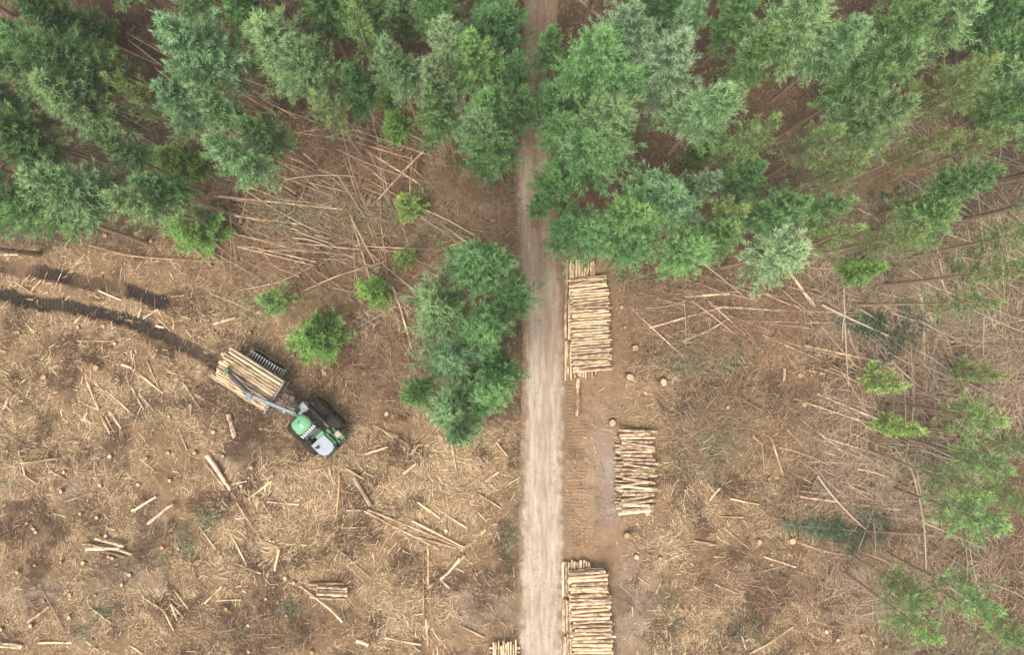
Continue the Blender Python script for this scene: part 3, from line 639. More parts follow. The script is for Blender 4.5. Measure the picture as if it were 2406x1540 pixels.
# leafless grey tops
DEADTOPS = [((930, 720), (790, 800), .8, (1.7, 1.75, 1.8), 'grey white dead treetop fanning out left of the spruce clump'),
            ((1890, 628), (2010, 640), .55, (1.8, 1.75, 1.75), 'whitish dead treetop lying below the silvery spruce'),
            ((1960, 1040), (2110, 1150), .6, (1.7, 1.65, 1.7), 'grey bare treetop above the parallel felled poles'),
            ((2000, 1100), (2190, 1230), .8, (1.4, 1.35, 1.35), 'grey tangle of bare branches over the felled poles'),
            ((1950, 930), (2110, 1000), .6, (1.5, 1.45, 1.5), 'grey bare top beside the small bright green spruce'),
            ((2010, 860), (2120, 920), .55, (1.3, 1.2, 1.15), 'brownish bare top lying against the sparse green sapling'),
            ((2230, 860), (2390, 960), .9, (1.1, 1.05, 1.05), 'grey brown tangled dead top near the right edge'),
            ((2180, 540), (2080, 540), .5, (1.8, 1.7, 1.7), 'pale dead branches left of the bright green tree'),
            ((560, 480), (720, 590), .9, (1.25, 1.15, 1.0), 'dry brown treetop among fallen poles in the left forest'),
            ((780, 560), (900, 480), .9, (1.1, 1.0, .9), 'dry brown branches beside the tall leaning stem'),
            ((1000, 560), (1110, 640), .9, (1.0, .9, .8), 'brown dead top below the left forest edge by the track'),
            ((500, 690), (620, 740), .6, (1.5, 1.5, 1.3), 'pale dead twigs beside the left clearing pole'),
            ((1480, 700), (1620, 690), .8, (1.05, .95, .85), 'brown brush pile right of the big log stack'),
            ((1700, 690), (1560, 640), .7, (1.0, .9, .8), 'brown dead top under the spruces right of the stack'),
            ((2300, 420), (2400, 520), .9, (1.1, 1.05, 1.0), 'grey brown dead top by the right edge'),
            ((1780, 760), (1880, 660), .8, (1.0, .9, .8), 'dry brown brush below the silvery spruce'),
            ((1900, 1100), (2060, 1230), .7, (1.0, 1.0, .95), 'dull dead branches beside the slanting butt log'),
            ((860, 860), (960, 880), .8, (.8, .7, .6), 'dark brown brush left of the spruce clump'),
            ((2160, 960), (2290, 1130), .9, (1.1, 1.05, 1.0), 'bare grey brush between the lower right spruces'),
            ((2060, 1400), (2200, 1330), .9, (.95, .85, .78), 'brown dead brush at the lower right forest edge')]
def dead():
    r = random.Random(9)
    for n, (b, t, wd, col, lab) in enumerate(DEADTOPS):
        p = gp(*b); q = gp(*t); d = q - p; L = np.hypot(d[0], d[1])
        root = link('dead_treetop', None, None, (p[0], p[1], hz(p[0], p[1]) + .25), (0, math.pi / 2 - .05, math.atan2(d[1], d[0])))
        s = L / 7.0
        c = link('branches', PROTO['bare'][n % 2], root, loc=(0, 0, -7 * s), scale=(.4 * wd, .85 * wd, s)); c.color = (*col, 1)
        pb = PB(); pb.tube([(0, 0, 0), (0, .03, L * .5), (0, 0, L * .95)], [.05, .035, .01], 6)
        k = pb.build('stem', M_POLE, root); k.color = (*[c_ * .85 for c_ in col], 1)
        tag(root, lab, 'dead treetop', 'dead treetops on the ground')
dead()

# ------------------------------------------------------------------ logs and stacks
def log_mesh(seed, n=10):
    """unit log along +X: slightly bent, tapered, knobbly, sawn ends"""
    r = random.Random(seed); pb = PB(); m = 9; pts = []; rr = []
    by, bz_ = r.gauss(0, .016), r.gauss(0, .012); w = r.gauss(0, .008)
    for i in range(m):
        t = i / (m - 1); s = math.sin(math.pi * t)
        pts.append((t - .5, by * s + w * math.sin(2 * math.pi * t), bz_ * s)); rr.append(1.0)
    tap = r.uniform(.72, .95)
    vs = []
    for i, p in enumerate(pts):
        t = i / (m - 1); rad = (1 + (tap - 1) * t) * (1 + r.gauss(0, .035))
        for k in range(n):
            a = 2 * math.pi * k / n; q = rad * (1 + r.gauss(0, .03))
            vs.append((p[0], p[1] * 10 + math.cos(a) * q, p[2] * 10 + math.sin(a) * q))
    pb.add(vs, [(i * n + k, i * n + (k + 1) % n, (i + 1) * n + (k + 1) % n, (i + 1) * n + k) for i in range(m - 1) for k in range(n)], 0, True)
    pb.add(vs[:n], [tuple(range(n - 1, -1, -1))], 1); pb.add(vs[-n:], [tuple(range(n))], 1)
    return pb
LOGS = [log_mesh(300 + i).mesh('log', [M_LOG, M_END]) for i in range(7)]
OLD = [log_mesh(320 + i).mesh('log', [M_LOGOLD, M_END]) for i in range(4)]
LR = random.Random(17)
def place_log(a, b, z, rad, label=None, group=None, old=False, tone=None, dz=0.0, cat='log'):
    """log between two picture points (as seen), axis at height z"""
    p = gp(a[0], a[1], z); q = gp(b[0], b[1], z + dz)
    d = q - p; L = float(np.linalg.norm(d)); c = (p + q) / 2
    if LR.random() < .5: d = -d; dz = -dz
    az = math.atan2(d[1], d[0]); pit = -math.asin(float(d[2]) / L)
    o = link('log', (OLD if old else LOGS)[LR.randrange(4 if old else 7)], None, tuple(c), (0, 0, 0), (L, rad, rad))
    o.rotation_euler = (0, pit, az)
    t = tone if tone else LR.uniform(.78, 1.14); w = LR.uniform(-.05, .06)
    o.color = (t * (1 + w), t, t * (1 - w), 1)
    if label: tag(o, label, cat, group)
    return o
def stack(top, bearers, zb, layers, names, gap=1.0, tilt=0.0):
    """top = (left edge pts, right edge pts, n logs): logs lie across, left to right, piled in layers over bearer logs"""
    lt, rt, n = top; nm, end = names
    pitch_px = math.hypot(lt[1][0] - lt[0][0], lt[1][1] - lt[0][1]) / n
    rad = pitch_px / PXM / 2 * .98
    for L in range(layers):
        z = zb + rad + L * rad * 1.75
        topmost = L == layers - 1
        for i in range(n - (layers - 1 - L) * 0 - (L % 2)):
            t = (i + .5 + (.5 if L % 2 else 0)) / n
            k = H / (H - z)
            j = LR.gauss(0, 3.0) ; j2 = LR.gauss(0, 3.5)
            yl = lt[0][1] + (lt[1][1] - lt[0][1]) * t; yr = rt[0][1] + (rt[1][1] - rt[0][1]) * t
            xl = np.interp(yl, [lt[0][1], lt[1][1]], [lt[0][0], lt[1][0]]); xr = np.interp(yr, [rt[0][1], rt[1][1]], [rt[0][0], rt[1][0]])
            ty = LR.gauss(0, 1) * tilt
            r_ = rad * LR.uniform(.8, 1.12)
            zz = z + (rad * LR.uniform(-.15, .35) if topmost else 0)
            lab = f'sawn log lying across the top of {nm}, {ordn(i + 1)} from its {end}' if topmost else f'lower layer log of {nm}, {ordn(i + 1)} from its {end}'
            place_log((xl + j, yl + ty), (xr + j2, yr - ty), zz, r_, lab, f'logs lying across {nm}')
    for bi, (x0, x1, y0, y1, nb, zc, lab) in enumerate(bearers):
        for i in range(nb):
            x = x0 + (x1 - x0) * (i + .5) / nb; r_ = (x1 - x0) / nb / PXM / 2 * LR.uniform(.82, 1.05)
            place_log((x + LR.gauss(0, .8), y0 + LR.gauss(0, 3)), (x + LR.gauss(0, .8), y1 + LR.gauss(0, 3)), zc + LR.uniform(-.02, .03), r_, f'base log under {nm}, {lab}, {ordn(i + 1)} from the left', f'base logs under {nm}')
# big stack by the forest edge
stack((((1339, 655), (1346, 876)), ((1425, 646), (1437, 873)), 34),
      [(1328, 1400, 618, 706, 11, .12, 'forest end'), (1327, 1402, 709, 796, 11, .12, 'middle row'), (1327, 1402, 804, 888, 11, .12, 'far row'),
       (1330, 1398, 612, 690, 10, .31, 'upper forest end'), (1328, 1346, 712, 794, 3, .31, 'upper middle row'), (1326, 1345, 806, 892, 3, .31, 'upper far row')], .40, 2, ('the big stack', 'forest end'), tilt=1.6)
# stack in the lower right
stack((((1335, 1341), (1349, 1580)), ((1426, 1335), (1445, 1580)), 27),
      [(1319, 1388, 1325, 1405, 11, .13, 'forest end'), (1320, 1392, 1408, 1490, 11, .13, 'middle row'), (1324, 1396, 1494, 1580, 11, .13, 'bottom row'),
       (1320, 1388, 1319, 1400, 10, .33, 'upper forest end'), (1322, 1344, 1408, 1490, 3, .33, 'upper middle row'), (1324, 1346, 1494, 1580, 3, .33, 'upper bottom row')], .44, 2, ('the bottom right stack', 'upper end'), tilt=.9)
# messy stack
def messy():
    nm = 'the messy stack'
    for i in range(24):
        t = (i + .5) / 24; y = 1009 + 200 * t
        a = 1456 + LR.gauss(0, 3.5) + 6 * math.sin(t * 3); b = 1533 + LR.gauss(0, 7) + 8 * math.sin(t * 3.1)
        ty = LR.gauss(0, 2.4) + (4 if .15 < t < .45 else 0) - (3 if t > .8 else 0)
        place_log((a, y - ty), (b, y + ty), .52 + LR.uniform(-.03, .08), .122 * LR.uniform(.78, 1.15), f'rough barked log on top of {nm}, {ordn(i + 1)} from its upper end', f'logs on {nm}', old=i % 3 == 0, tone=LR.uniform(.85, 1.15))
    for L in range(2):
        for i in range(21):
            t = (i + .5) / 21; y = 1022 + 180 * t
            place_log((1446 + LR.gauss(0, 4), y + LR.gauss(0, 2)), (1528 + LR.gauss(0, 6), y + LR.gauss(0, 2)), .13 + .2 * L, .11 * LR.uniform(.8, 1.1), f'{("bottom", "middle")[L]} layer log of {nm}, {ordn(i + 1)} from its upper end', f'logs inside {nm}', old=True)
messy()
for i in range(10):
    x = 1157 + 58 * (i + .5) / 10
    place_log((x + LR.gauss(0, .6), 1512 + LR.gauss(0, 4)), (x + LR.gauss(0, 1), 1600), .42, .082 * LR.uniform(.85, 1.1), f'log of the small bottom edge stack, {ordn(i + 1)} from the left', 'logs of the small stack at the bottom edge')
for i in range(7):
    y = 1524 + i * 9.5
    place_log((1150, y), (1222, y), .14, .12, f'bearer log under the small bottom edge stack, {ordn(i + 1)} from its upper end', 'bearers of the small bottom stack')
# loose bundles: (ax, ay, bx, by, z, width, old, label)
BUNDLE = [
 (196, 1279, 281, 1286, .2, 8, 1, 'long log with a splintered white end in the lower left log bundle'), (202, 1291, 281, 1291, .42, 9, 0, 'pale topmost log of the lower left log bundle'),
 (224, 1266, 291, 1285, .4, 8, 1, 'upper slanting brown log of the lower left log bundle'), (241, 1296, 298, 1312, .2, 7, 1, 'lowest slanting log of the lower left log bundle'),
 (248, 1286, 310, 1304, .2, 7, 1, 'log reaching farthest right in the lower left log bundle'), (214, 1282, 288, 1295, .4, 7, 0, 'middle log of the lower left log bundle'),
 (723, 1375, 808, 1373, .2, 7, 1, 'uppermost log of the lower middle log bundle'), (744, 1382, 816, 1385, .42, 8, 0, 'pale second log from the top of the lower middle log bundle'),
 (752, 1390, 817, 1392, .2, 8, 1, 'dark middle log of the lower middle log bundle'), (745, 1397, 817, 1400, .4, 8, 0, 'pale second lowest log of the lower middle log bundle'),
 (740, 1406, 812, 1408, .2, 7, 1, 'lowest log of the lower middle log bundle'), (728, 1404, 745, 1407, .25, 6, 0, 'short white billet at the left of the lower middle bundle'),
 (487, 1071, 541, 1152, .22, 12, 0, 'thick pale grey log of the slanting pair below the forwarder'), (485, 1091, 531, 1153, .16, 7, 1, 'thin reddish log beside the thick pale grey log'),
 (316, 1200, 367, 1168, .2, 7, 0, 'upper short log of the parallel pair right of the stumps'), (346, 1232, 406, 1185, .2, 8, 1, 'lower longer log of the parallel pair right of the stumps'),
 (1359, 888, 1357, 977, .2, 12, 1, 'lone rotten log with white broken end below the big stack'), (537, 974, 552, 1030, .2, 12, 1, 'dark brown log half sunk in mud left of the forwarder'),
 (1035, 1363, 1091, 1307, .2, 8, 0, 'pale log slanting up right between the track and bundle'), (1054, 1348, 1080, 1312, .26, 6, 0, 'short log lying against the pale slanting log'),
 (64, 1465, 116, 1427, .16, 7, 1, 'peeling log slanting up right near the lower left corner'), (0, 1512, 54, 1521, .2, 8, 1, 'reddish brown log at the lower left corner'), (-4, 1520, 50, 1526, .15, 6, 1, 'lower reddish log touching the lower left corner log'),
 (1668, 1177, 1692, 1147, .15, 6, 0, 'short pale billet right of the messy stack'), (1843, 867, 1842, 897, .15, 7, 0, 'short white upright looking billet on the right clearing'),
 (1768, 1024, 1786, 1040, .15, 8, 0, 'short thick pale billet above two straight poles'), (2, 974, 22, 934, .15, 8, 1, 'short log cut by the left picture edge in the clearing'),
 (325, 747, 333, 725, .12, 6, 0, 'short pale billet just below the darkest tyre rut'), (336, 749, 372, 728, .12, 5, 0, 'thin pale billet right of the short rut billet'), (367, 765, 386, 770, .12, 7, 0, 'white billet on the edge of the lower tyre rut'),
 (837, 1507, 866, 1517, .15, 9, 0, 'stubby pale log near the bottom edge left of the track'), (1743, 1496, 1753, 1525, .12, 6, 0, 'small white log by the bottom edge right of the track'),
 (502, 762, 553, 747, .14, 7, 0, 'pale peeled log above the loaded forwarder'), (286, 857, 310, 866, .12, 7, 0, 'stubby pale log in the middle of the left clearing'),
]
for (ax, ay, bx, by, z, w, old, lab) in BUNDLE:
    g0 = hz(*gp((ax + bx) / 2, (ay + by) / 2)[:2])
    place_log((ax, ay), (bx, by), max(g0, -.1) + z, w / PXM / 2, lab, 'loose logs on the clearing', old=bool(old), tone=LR.uniform(.95, 1.2))

# ------------------------------------------------------------------ fallen poles: points, width in picture units, tone (p pale, t tan, b brown, d dark, g grey)
POLES = '''1850,633 1914,720 9 t;1673,720 2001,735 5 p;1609,698 1713,691 8 t;1669,686 1738,685 6 t;1713,691 1778,706 5 b;1604,802 1661,779 1709,750 6 t;1606,805 1649,804 5 t;1790,788 1935,850 4 t;1790,787 1992,845 3 p;1890,812 2103,857 6 t
1960,791 2019,772 6 p;1917,762 2001,790 5 b;1746,755 1997,760 4 t;1924,703 2007,730 5 b;1991,673 2061,725 6 t;2014,668 2071,690 2151,706 4 p;2138,609 2165,703 2178,931 9 g;2182,733 2235,850 2292,954 7 t;2212,670 2297,753 7 t;2212,693 2272,737 6 t
2245,588 2310,660 6 b;2195,603 2267,650 6 b;2222,549 2332,586 5 g;2356,599 2406,616 5 p;2344,516 2352,576 2361,717 4 g;2259,703 2319,732 5 b;2312,795 2406,797 6 t;2312,765 2406,753 4 t;2128,780 2171,814 5 b;1880,542 1947,613 5 b
1984,563 2011,589 4 t;1880,629 1994,633 5 b;1920,926 2094,998 6 g;1894,870 1937,880 4 p;1924,864 2064,917 4 g;2121,914 2248,951 5 g;2135,944 2245,984 5 b;2104,837 2228,857 4 g;2292,947 2339,894 5 g;2138,800 2151,941 4 g
2222,803 2275,733 4 g;1882,353 2009,410 7 t;2153,258 2212,330 5 b;2260,301 2265,352 2257,392 7 t;2135,392 2272,412 6 t;2264,388 2315,445 2372,516 7 t;2295,392 2329,462 2342,516 5 t;2282,415 2299,479 6 t;2302,348 2406,308 5 b;2339,432 2420,416 8 g
1994,462 2094,497 4 b;1914,306 1977,278 4 b;1877,1081 2001,1168 8 b;1992,1145 2074,1167 2151,1205 8 t;1880,1155 2138,1185 6 g;1880,1168 2145,1202 2192,1212 6 g;1937,1189 2001,1199 4 t;2081,1215 2193,1239 5 g;2068,1212 2192,1217 5 b;2021,1249 2232,1259 6 t
1930,1024 2125,1172 5 b;1944,1031 2192,1112 4 g;1994,1024 2188,1080 3 b;2048,1105 2165,1192 5 g;1987,1282 2151,1349 4 b;1793,1309 1870,1334 5 p;1773,1348 1847,1329 4 t;1679,1374 1733,1396 5 t;1760,1538 1863,1475 5 p;1813,1031 1840,1118 5 p
1791,1041 1796,1115 5 t;1994,1349 2054,1413 6 d;1632,1272 1684,1282 6 p;1716,1173 1783,1187 5 p;1691,1215 1746,1217 4 p;1614,1389 1674,1373 4 t;804,325 968,373 5 t;834,338 988,434 6 p;894,278 892,516 908,629 919,663 4 p;807,365 861,516 914,650 6 b
914,650 938,716 968,820 6 t;995,355 871,489 7 t;968,365 963,465 5 t;844,382 914,422 6 t;857,442 934,469 6 b;971,395 1045,465 5 b;981,485 1098,571 5 t;826,465 827,516 834,666 4 t;1363,0 1437,64 8 b;1373,-2 1443,60 6 b
804,583 938,591 4 t;804,593 871,626 5 t;713,683 804,646 904,616 6 b;1001,599 1088,567 5 t;938,676 995,663 5 d;888,1006 938,1028 4 p;268,104 422,174 6 b;495,171 653,271 5 b;529,181 703,278 5 b;680,198 800,281 6 b
636,355 804,418 6 b;619,365 804,429 5 b;646,408 780,459 5 t;522,408 720,455 4 b;516,462 636,472 804,492 8 t;696,311 804,325 4 b;696,311 804,298 4 b;0,392 60,422 9 b;0,415 27,429 6 b;0,450 37,459 6 b
559,579 737,624 6 p;566,577 743,616 4 t;208,576 291,596 549,616 4 t;586,549 643,626 703,650 4 t;730,629 656,663 562,683 4 t;626,516 804,596 4 t;676,519 804,586 4 t;449,576 499,626 7 b;482,583 516,613 7 b;0,598 44,599 6 p
231,683 285,706 5 p;38,663 77,690 6 p;72,686 97,658 4 t;181,802 268,802 4 p;181,623 201,596 5 t;330,882 383,924 6 p;345,847 375,917 4 t;311,914 338,964 5 p;325,924 363,968 4 p;204,897 231,961 5 p
248,917 305,968 5 p;224,901 264,937 5 t;258,968 285,1008 6 p;238,978 259,1021 5 p;248,978 268,1015 4 p;204,952 234,964 4 t;584,1172 638,1132 5 p;629,1180 703,1187 5 p;792,1205 798,1118 6 p;616,1178 639,1219 5 p
556,1182 613,1269 660,1289 5 p;469,1239 507,1292 4 t;556,1326 613,1349 5 p;646,1342 656,1292 6 p;706,1379 780,1436 804,1463 6 p;90,1374 124,1433 152,1483 4 b;211,1426 261,1466 4 t;338,1406 385,1436 408,1483 5 p;402,1420 417,1460 6 p;407,1426 432,1453 5 p
410,1389 443,1433 5 p;509,1413 569,1411 4 p;90,1513 169,1512 5 p;201,1507 231,1530 4 p;305,1517 336,1538 5 p;15,1088 87,1138 4 t;44,1061 59,1120 5 t;50,1090 142,1078 4 p;115,1106 157,1128 4 p;328,1078 363,1107 3 t
857,1202 1031,1292 5 p;864,1199 1088,1292 6 t;968,1225 1092,1289 6 p;975,1262 1072,1290 5 b;980,1180 1035,1219 6 p;1031,1199 1098,1242 6 p;1035,1363 1057,1384 7 b;995,1302 996,1466 4 t;1001,1456 1006,1517 6 p;1006,1289 1006,1376 5 p
857,1068 911,1051 6 p;948,1115 978,1091 7 p;1060,1038 1072,1108 7 p;1036,1025 1052,1065 5 t;1167,1040 1192,1071 6 t;814,1103 857,1128 6 t;831,1122 871,1189 11 g;814,1200 847,1200 6 p;804,1242 861,1240 5 p;804,1299 871,1359 4 t
1139,1132 1172,1110 6 p;1125,1162 1179,1197 4 t;905,1500 990,1517 5 p;1100,880 1160,880 3 p;1140,1500 1080,1470 4 t;1700,1335 1760,1370 4 t;1620,1440 1660,1400 4 p;1560,1320 1610,1300 4 t;480,1420 520,1380 4 p;540,1250 580,1330 5 p
700,1118 760,1100 4 t;880,1000 960,1045 5 t;60,760 90,790 4 t;430,900 470,960 4 t;420,1010 440,1060 4 t;150,1180 210,1160 3 t;1700,1240 1760,1290 4 b;1850,1010 1900,1060 4 t;1730,930 1790,965 4 b;1650,1010 1700,990 4 t'''
PT = {'p': (1.5, 1.42, 1.28), 't': (1.2, 1.13, 1.04), 'b': (.88, .78, .70), 'd': (.35, .3, .28), 'g': (1.15, 1.12, 1.1)}
PW = {'p': 'pale bare', 't': 'tan', 'b': 'brown', 'd': 'dark', 'g': 'grey'}
def poles():
    r = random.Random(23)
    for it in POLES.replace('\n', ';').split(';'):
        tk = it.split(); w = float(tk[-2]); tone = tk[-1]
        pts = [tuple(map(float, q.split(','))) for q in tk[:-2]]
        # resample with a slight bow, lying on the ground (or propped on the litter)
        L = [0.0]
        for a, b in zip(pts[:-1], pts[1:]): L.append(L[-1] + math.hypot(b[0] - a[0], b[1] - a[1]))
        n = max(3, min(14, int(L[-1] / 14))); bow = r.gauss(0, .006) * L[-1]
        rad = w / PXM / 2 * 1.02; P3 = []; raw = []
        prop = r.uniform(.05, .35) if L[-1] > 90 else .03
        flip = r.random() < .35
        for i in range(n + 1):
            t = i / n; s = t * L[-1]
            X = np.interp(s, L, [p[0] for p in pts]) + bow * math.sin(math.pi * t) * .5; Y = np.interp(s, L, [p[1] for p in pts]) + bow * math.sin(math.pi * t)
            raw.append((X, Y))
        g0 = [hz(*gp(X, Y)[:2]) for X, Y in raw]
        lin = np.linspace(g0[0], g0[-1], n + 1); lift = max(0, max(np.array(g0) - lin)) * .8
        for i, (X, Y) in enumerate(raw):
            z = lin[i] + lift + rad + prop * (.5 + .5 * math.sin(i / n * 3.0)) * .6 + .02
            P3.append(gp(X, Y, z))
        c = sum(P3) / len(P3)
        t0 = 1.0; t1 = .55 if L[-1] > 120 else .85
        if flip: t0, t1 = t1, t0
        rr = [rad * (t0 + (t1 - t0) * i / n) * (1 + r.gauss(0, .05)) for i in range(n + 1)]
        d = P3[-1] - P3[0]; az = math.atan2(d[1], d[0]); ca, sa = math.cos(-az), math.sin(-az)
        pb = PB()
        loc = [((p - c)[0] * ca - (p - c)[1] * sa, (p - c)[0] * sa + (p - c)[1] * ca, (p - c)[2]) for p in P3]
        pb.tube(loc, rr, 7, 0, capmi=1)
        # branch stubs on longer stems
        if L[-1] > 100:
            for k in range(int(L[-1] / 11)):
                i = r.randrange(n); q = Vector(loc[i]).lerp(Vector(loc[i + 1]), r.random()); a = r.uniform(.4, 2.7)
                e = Vector((r.uniform(.1, .5), math.cos(a) * r.uniform(.2, .8), math.sin(a) * r.uniform(.1, .4)))
                pb.tube([q, q + e], [.012, .004], 3, 0, cap=False)
        o = pb.build('fallen_pole', [M_POLE, M_END], None, loc=tuple(c), rot=(0, 0, az))
        v = r.uniform(.85, 1.15); o.color = (*[x * v for x in PT[tone]], 1)
        o['category'] = 'pole'; o['group'] = 'fallen poles and trunks'
        dx = pts[-1][0] - pts[0][0]; dy = pts[-1][1] - pts[0][1]
        if dx < 0: dx, dy = -dx, -dy
        an = math.degrees(math.atan2(dy, dx))
        ori = 'lying level' if abs(an) < 9 else 'pointing up and down' if abs(an) > 72 else ('falling to the right' if an > 0 else 'rising to the right')
        ln = 'long' if L[-1] > 130 else 'short' if L[-1] < 62 else 'mid-length'
        mx = min(max(sum(p[0] for p in pts) / len(pts), 5), 2400); my = min(max(sum(p[1] for p in pts) / len(pts), 5), 1535)
        want(o, 'pole', f'{ln} {PW[tone]} pole {ori}', mx, my)
POLE_AREAS = [(470, 980, 290, 640, 22, 13, 34), (300, 620, 130, 330, 27, 7, 10), (1860, 2330, 560, 1000, 30, 24, 26), (1930, 2260, 960, 1260, 20, 12, 20), (2080, 2390, 620, 930, 76, 12, 8), (820, 960, 330, 640, 74, 10, 6), (1480, 1900, 660, 800, 12, 14, 12), (2150, 2390, 280, 540, 30, 40, 10)]
def more_poles():
    r = random.Random(91); out = []
    for x0, x1, y0, y1, an, sp, n in POLE_AREAS:
        for k in range(n):
            a = R(r.gauss(an, sp)); L = r.uniform(110, 270); x, y = r.uniform(x0, x1), r.uniform(y0, y1)
            out.append(f'{x - math.cos(a) * L / 2:.0f},{y - math.sin(a) * L / 2:.0f} {x + math.cos(a) * L / 2:.0f},{y + math.sin(a) * L / 2:.0f} {r.uniform(2.6, 5.2):.1f} {r.choice("tttbggp")}')
    return ';'.join(out)
POLES += ';' + more_poles()
poles()

# ------------------------------------------------------------------ stumps
def stump_mesh(seed):
    r = random.Random(seed); pb = PB(); n = 14
    prof = [(1.75, -.35), (1.45, .0), (1.12, .45), (1.0, 1.0)]
    wob = [1 + r.gauss(0, .07) for _ in range(n)]; fl = [1 + max(0, r.gauss(0, .3)) for _ in range(n)]
    vs = []
    for (q, z) in prof:
        for k in range(n):
            a = 2 * math.pi * k / n; f = 1 + (fl[k] - 1) * max(0, (1 - z)) ** 1.5
            vs.append((math.cos(a) * q * wob[k] * f, math.sin(a) * q * wob[k] * f, z))
    pb.add(vs, [(i * n + k, i * n + (k + 1) % n, (i + 1) * n + (k + 1) % n, (i + 1) * n + k) for i in range(3) for k in range(n)], 0, True)
    top = [(x * .98, y * .98, 1.0 + .04 * math.cos(k)) for k, (x, y, z) in enumerate(vs[-n:])]
    pt = PB(); inner = [(x * .5, y * .5, 1.05) for x, y, z in top]
    pt.add(vs[-n:] + top + inner + [(0, 0, 1.06)], [(k, (k + 1) % n, n + (k + 1) % n, n + k) for k in range(n)] + [(n + k, n + (k + 1) % n, 2 * n + (k + 1) % n, 2 * n + k) for k in range(n)] + [(2 * n + k, 2 * n + (k + 1) % n, 3 * n) for k in range(n)], 0)
    return pb.mesh('stump', [M_STUMP]), pt
def cut_material(name, a, b):
    m, nt, p = mat(name, .8); v = objcoord(nt)
    wv = nt.nodes.new('ShaderNodeTexWave'); wv.wave_type = 'RINGS'; wv.rings_direction = 'Z'; wv.inputs['Scale'].default_value = 2.2
    wv.inputs['Distortion'].default_value = 1.5; nt.links.new(v, wv.inputs['Vector'])
    oi = nt.nodes.new('ShaderNodeObjectInfo')
    c = mix(nt, mth(nt, 'MULTIPLY', wv.outputs['Fac'], .6), a, b)
    mu = nt.nodes.new('ShaderNodeMix'); mu.data_type = 'RGBA'; mu.blend_type = 'MULTIPLY'; mu.inputs[0].default_value = 1
    nt.links.new(c, mu.inputs[6]); nt.links.new(oi.outputs['Color'], mu.inputs[7]); nt.links.new(mu.outputs[2], p.inputs['Base Color']); return m
M_CUT = cut_material('stump_cut', (.50, .37, .22), (.34, .235, .14))
SM = []
for i in range(4):
    a, b = stump_mesh(400 + i); SM.append((a, b.mesh('cut_face', [M_CUT])))
def region(ox, oy, s): return [(ox + float(a) * .3348, oy + float(b) * .3348, float(r), c) for a, b, r, c in (q.split(',') for q in s.split())]
STUMPS = region(0, 1024.5, '703,348,5,p 952,352,5,p 1175,321,5,p 763,150,6,w 1183,120,4,p 1365,123,6,o 1560,140,4,p 1757,228,6,o 1745,295,3,p 1020,157,4,o 674,578,5,p 558,554,4,p 244,648,5,p 263,675,4,p 193,613,4,o 925,529,5,w 736,711,5,w 1130,794,5,o 1245,801,4,p 779,868,5,p 752,855,4,o 585,893,6,p 432,890,3,p 126,960,5,o 250,910,3,p 890,990,5,w 848,1057,5,p 484,1120,5,o 475,1287,6,p 305,1167,3,p 219,1335,5,w 1995,1012,6,p 2053,1043,5,p 1857,1157,4,p 1738,1336,5,w 2009,1267,4,o 2185,1525,5,o 1740,1525,5,p 442,260,4,w 425,388,5,w 1897,742,3,w 655,1135,3,p 1685,357,4,w 1575,1225,5,o 1905,285,5,o 20,1355,5,p')
STUMPS += region(0, 515.6, '735,115,6,o 1053,150,5,o 978,157,3,o 537,758,5,p 722,750,5,p 118,795,5,o 675,1040,8,o 303,1107,7,o 799,873,4,w 1713,540,4,o 2063,570,5,o 1742,797,5,o 1180,1387,4,p 1503,1495,6,p 1332,1307,4,p 2275,1083,6,p')
STUMPS += region(803.8, 515.6, '1965,618,6,p 1983,757,4,o 2057,905,10,p 2020,1107,12,p 2258,1147,12,p 1900,1437,11,p 155,1082,6,o 310,1365,6,p')
STUMPS += region(1602.3, 515.6, '87,510,4,o 840,1098,7,o 1197,1023,5,o 655,885,6,o 855,1300,7,o 317,757,5,o 1580,820,4,o 1055,1360,4,o 322,1320,5,p 1310,930,4,w')
STUMPS += region(1602.3, 1024.5, '1085,195,6,p 807,195,6,o 550,755,7,p 775,745,10,p 628,908,5,o 617,302,4,o 1072,1113,6,p 1022,1385,6,p 1098,1440,5,w 1268,1408,5,o 1443,1490,5,o 1265,1055,4,o')
STUMPS += region(803.8, 1024.5, '2000,700,9,o 2140,550,8,p 2230,858,6,o 2068,855,7,p 1567,1300,4,o 730,670,5,w')
SCOL = {'p': (1.0, 1.0, 1.0), 'w': (1.15, 1.3, 1.6), 'o': (.9, .74, .54)}
SW = {'p': 'straw coloured', 'w': 'whitish', 'o': 'orange'}
def stumps():
    r = random.Random(31)
    for (X, Y, rad, c) in STUMPS:
        big = rad >= 8; h = r.uniform(.22, .34) if not big else .4
        p = gp(X, Y, h); R_ = rad / PXM * (.74 if big else .86); g = hz(p[0], p[1]); k = r.randrange(4)
        root = link('tree_stump', SM[k][0], None, (p[0], p[1], g), (r.gauss(0, .06), r.gauss(0, .06), r.uniform(0, 6.28)), (R_, R_ * r.uniform(.85, 1.1), h))
        v = r.uniform(.85, 1.2); root.color = (v, v, v, 1)
        f = link('cut_face', SM[k][1], root); v = r.uniform(.9, 1.1); f.color = (*[x * v for x in SCOL[c]], 1)
        tag(root, cat='stump', group='stumps on the cleared ground')
        want(root, 'stump', ('large ' if big else 'small ' if rad <= 4 else '') + SW[c] + ' tree stump with sawn top', X, Y)
stumps()

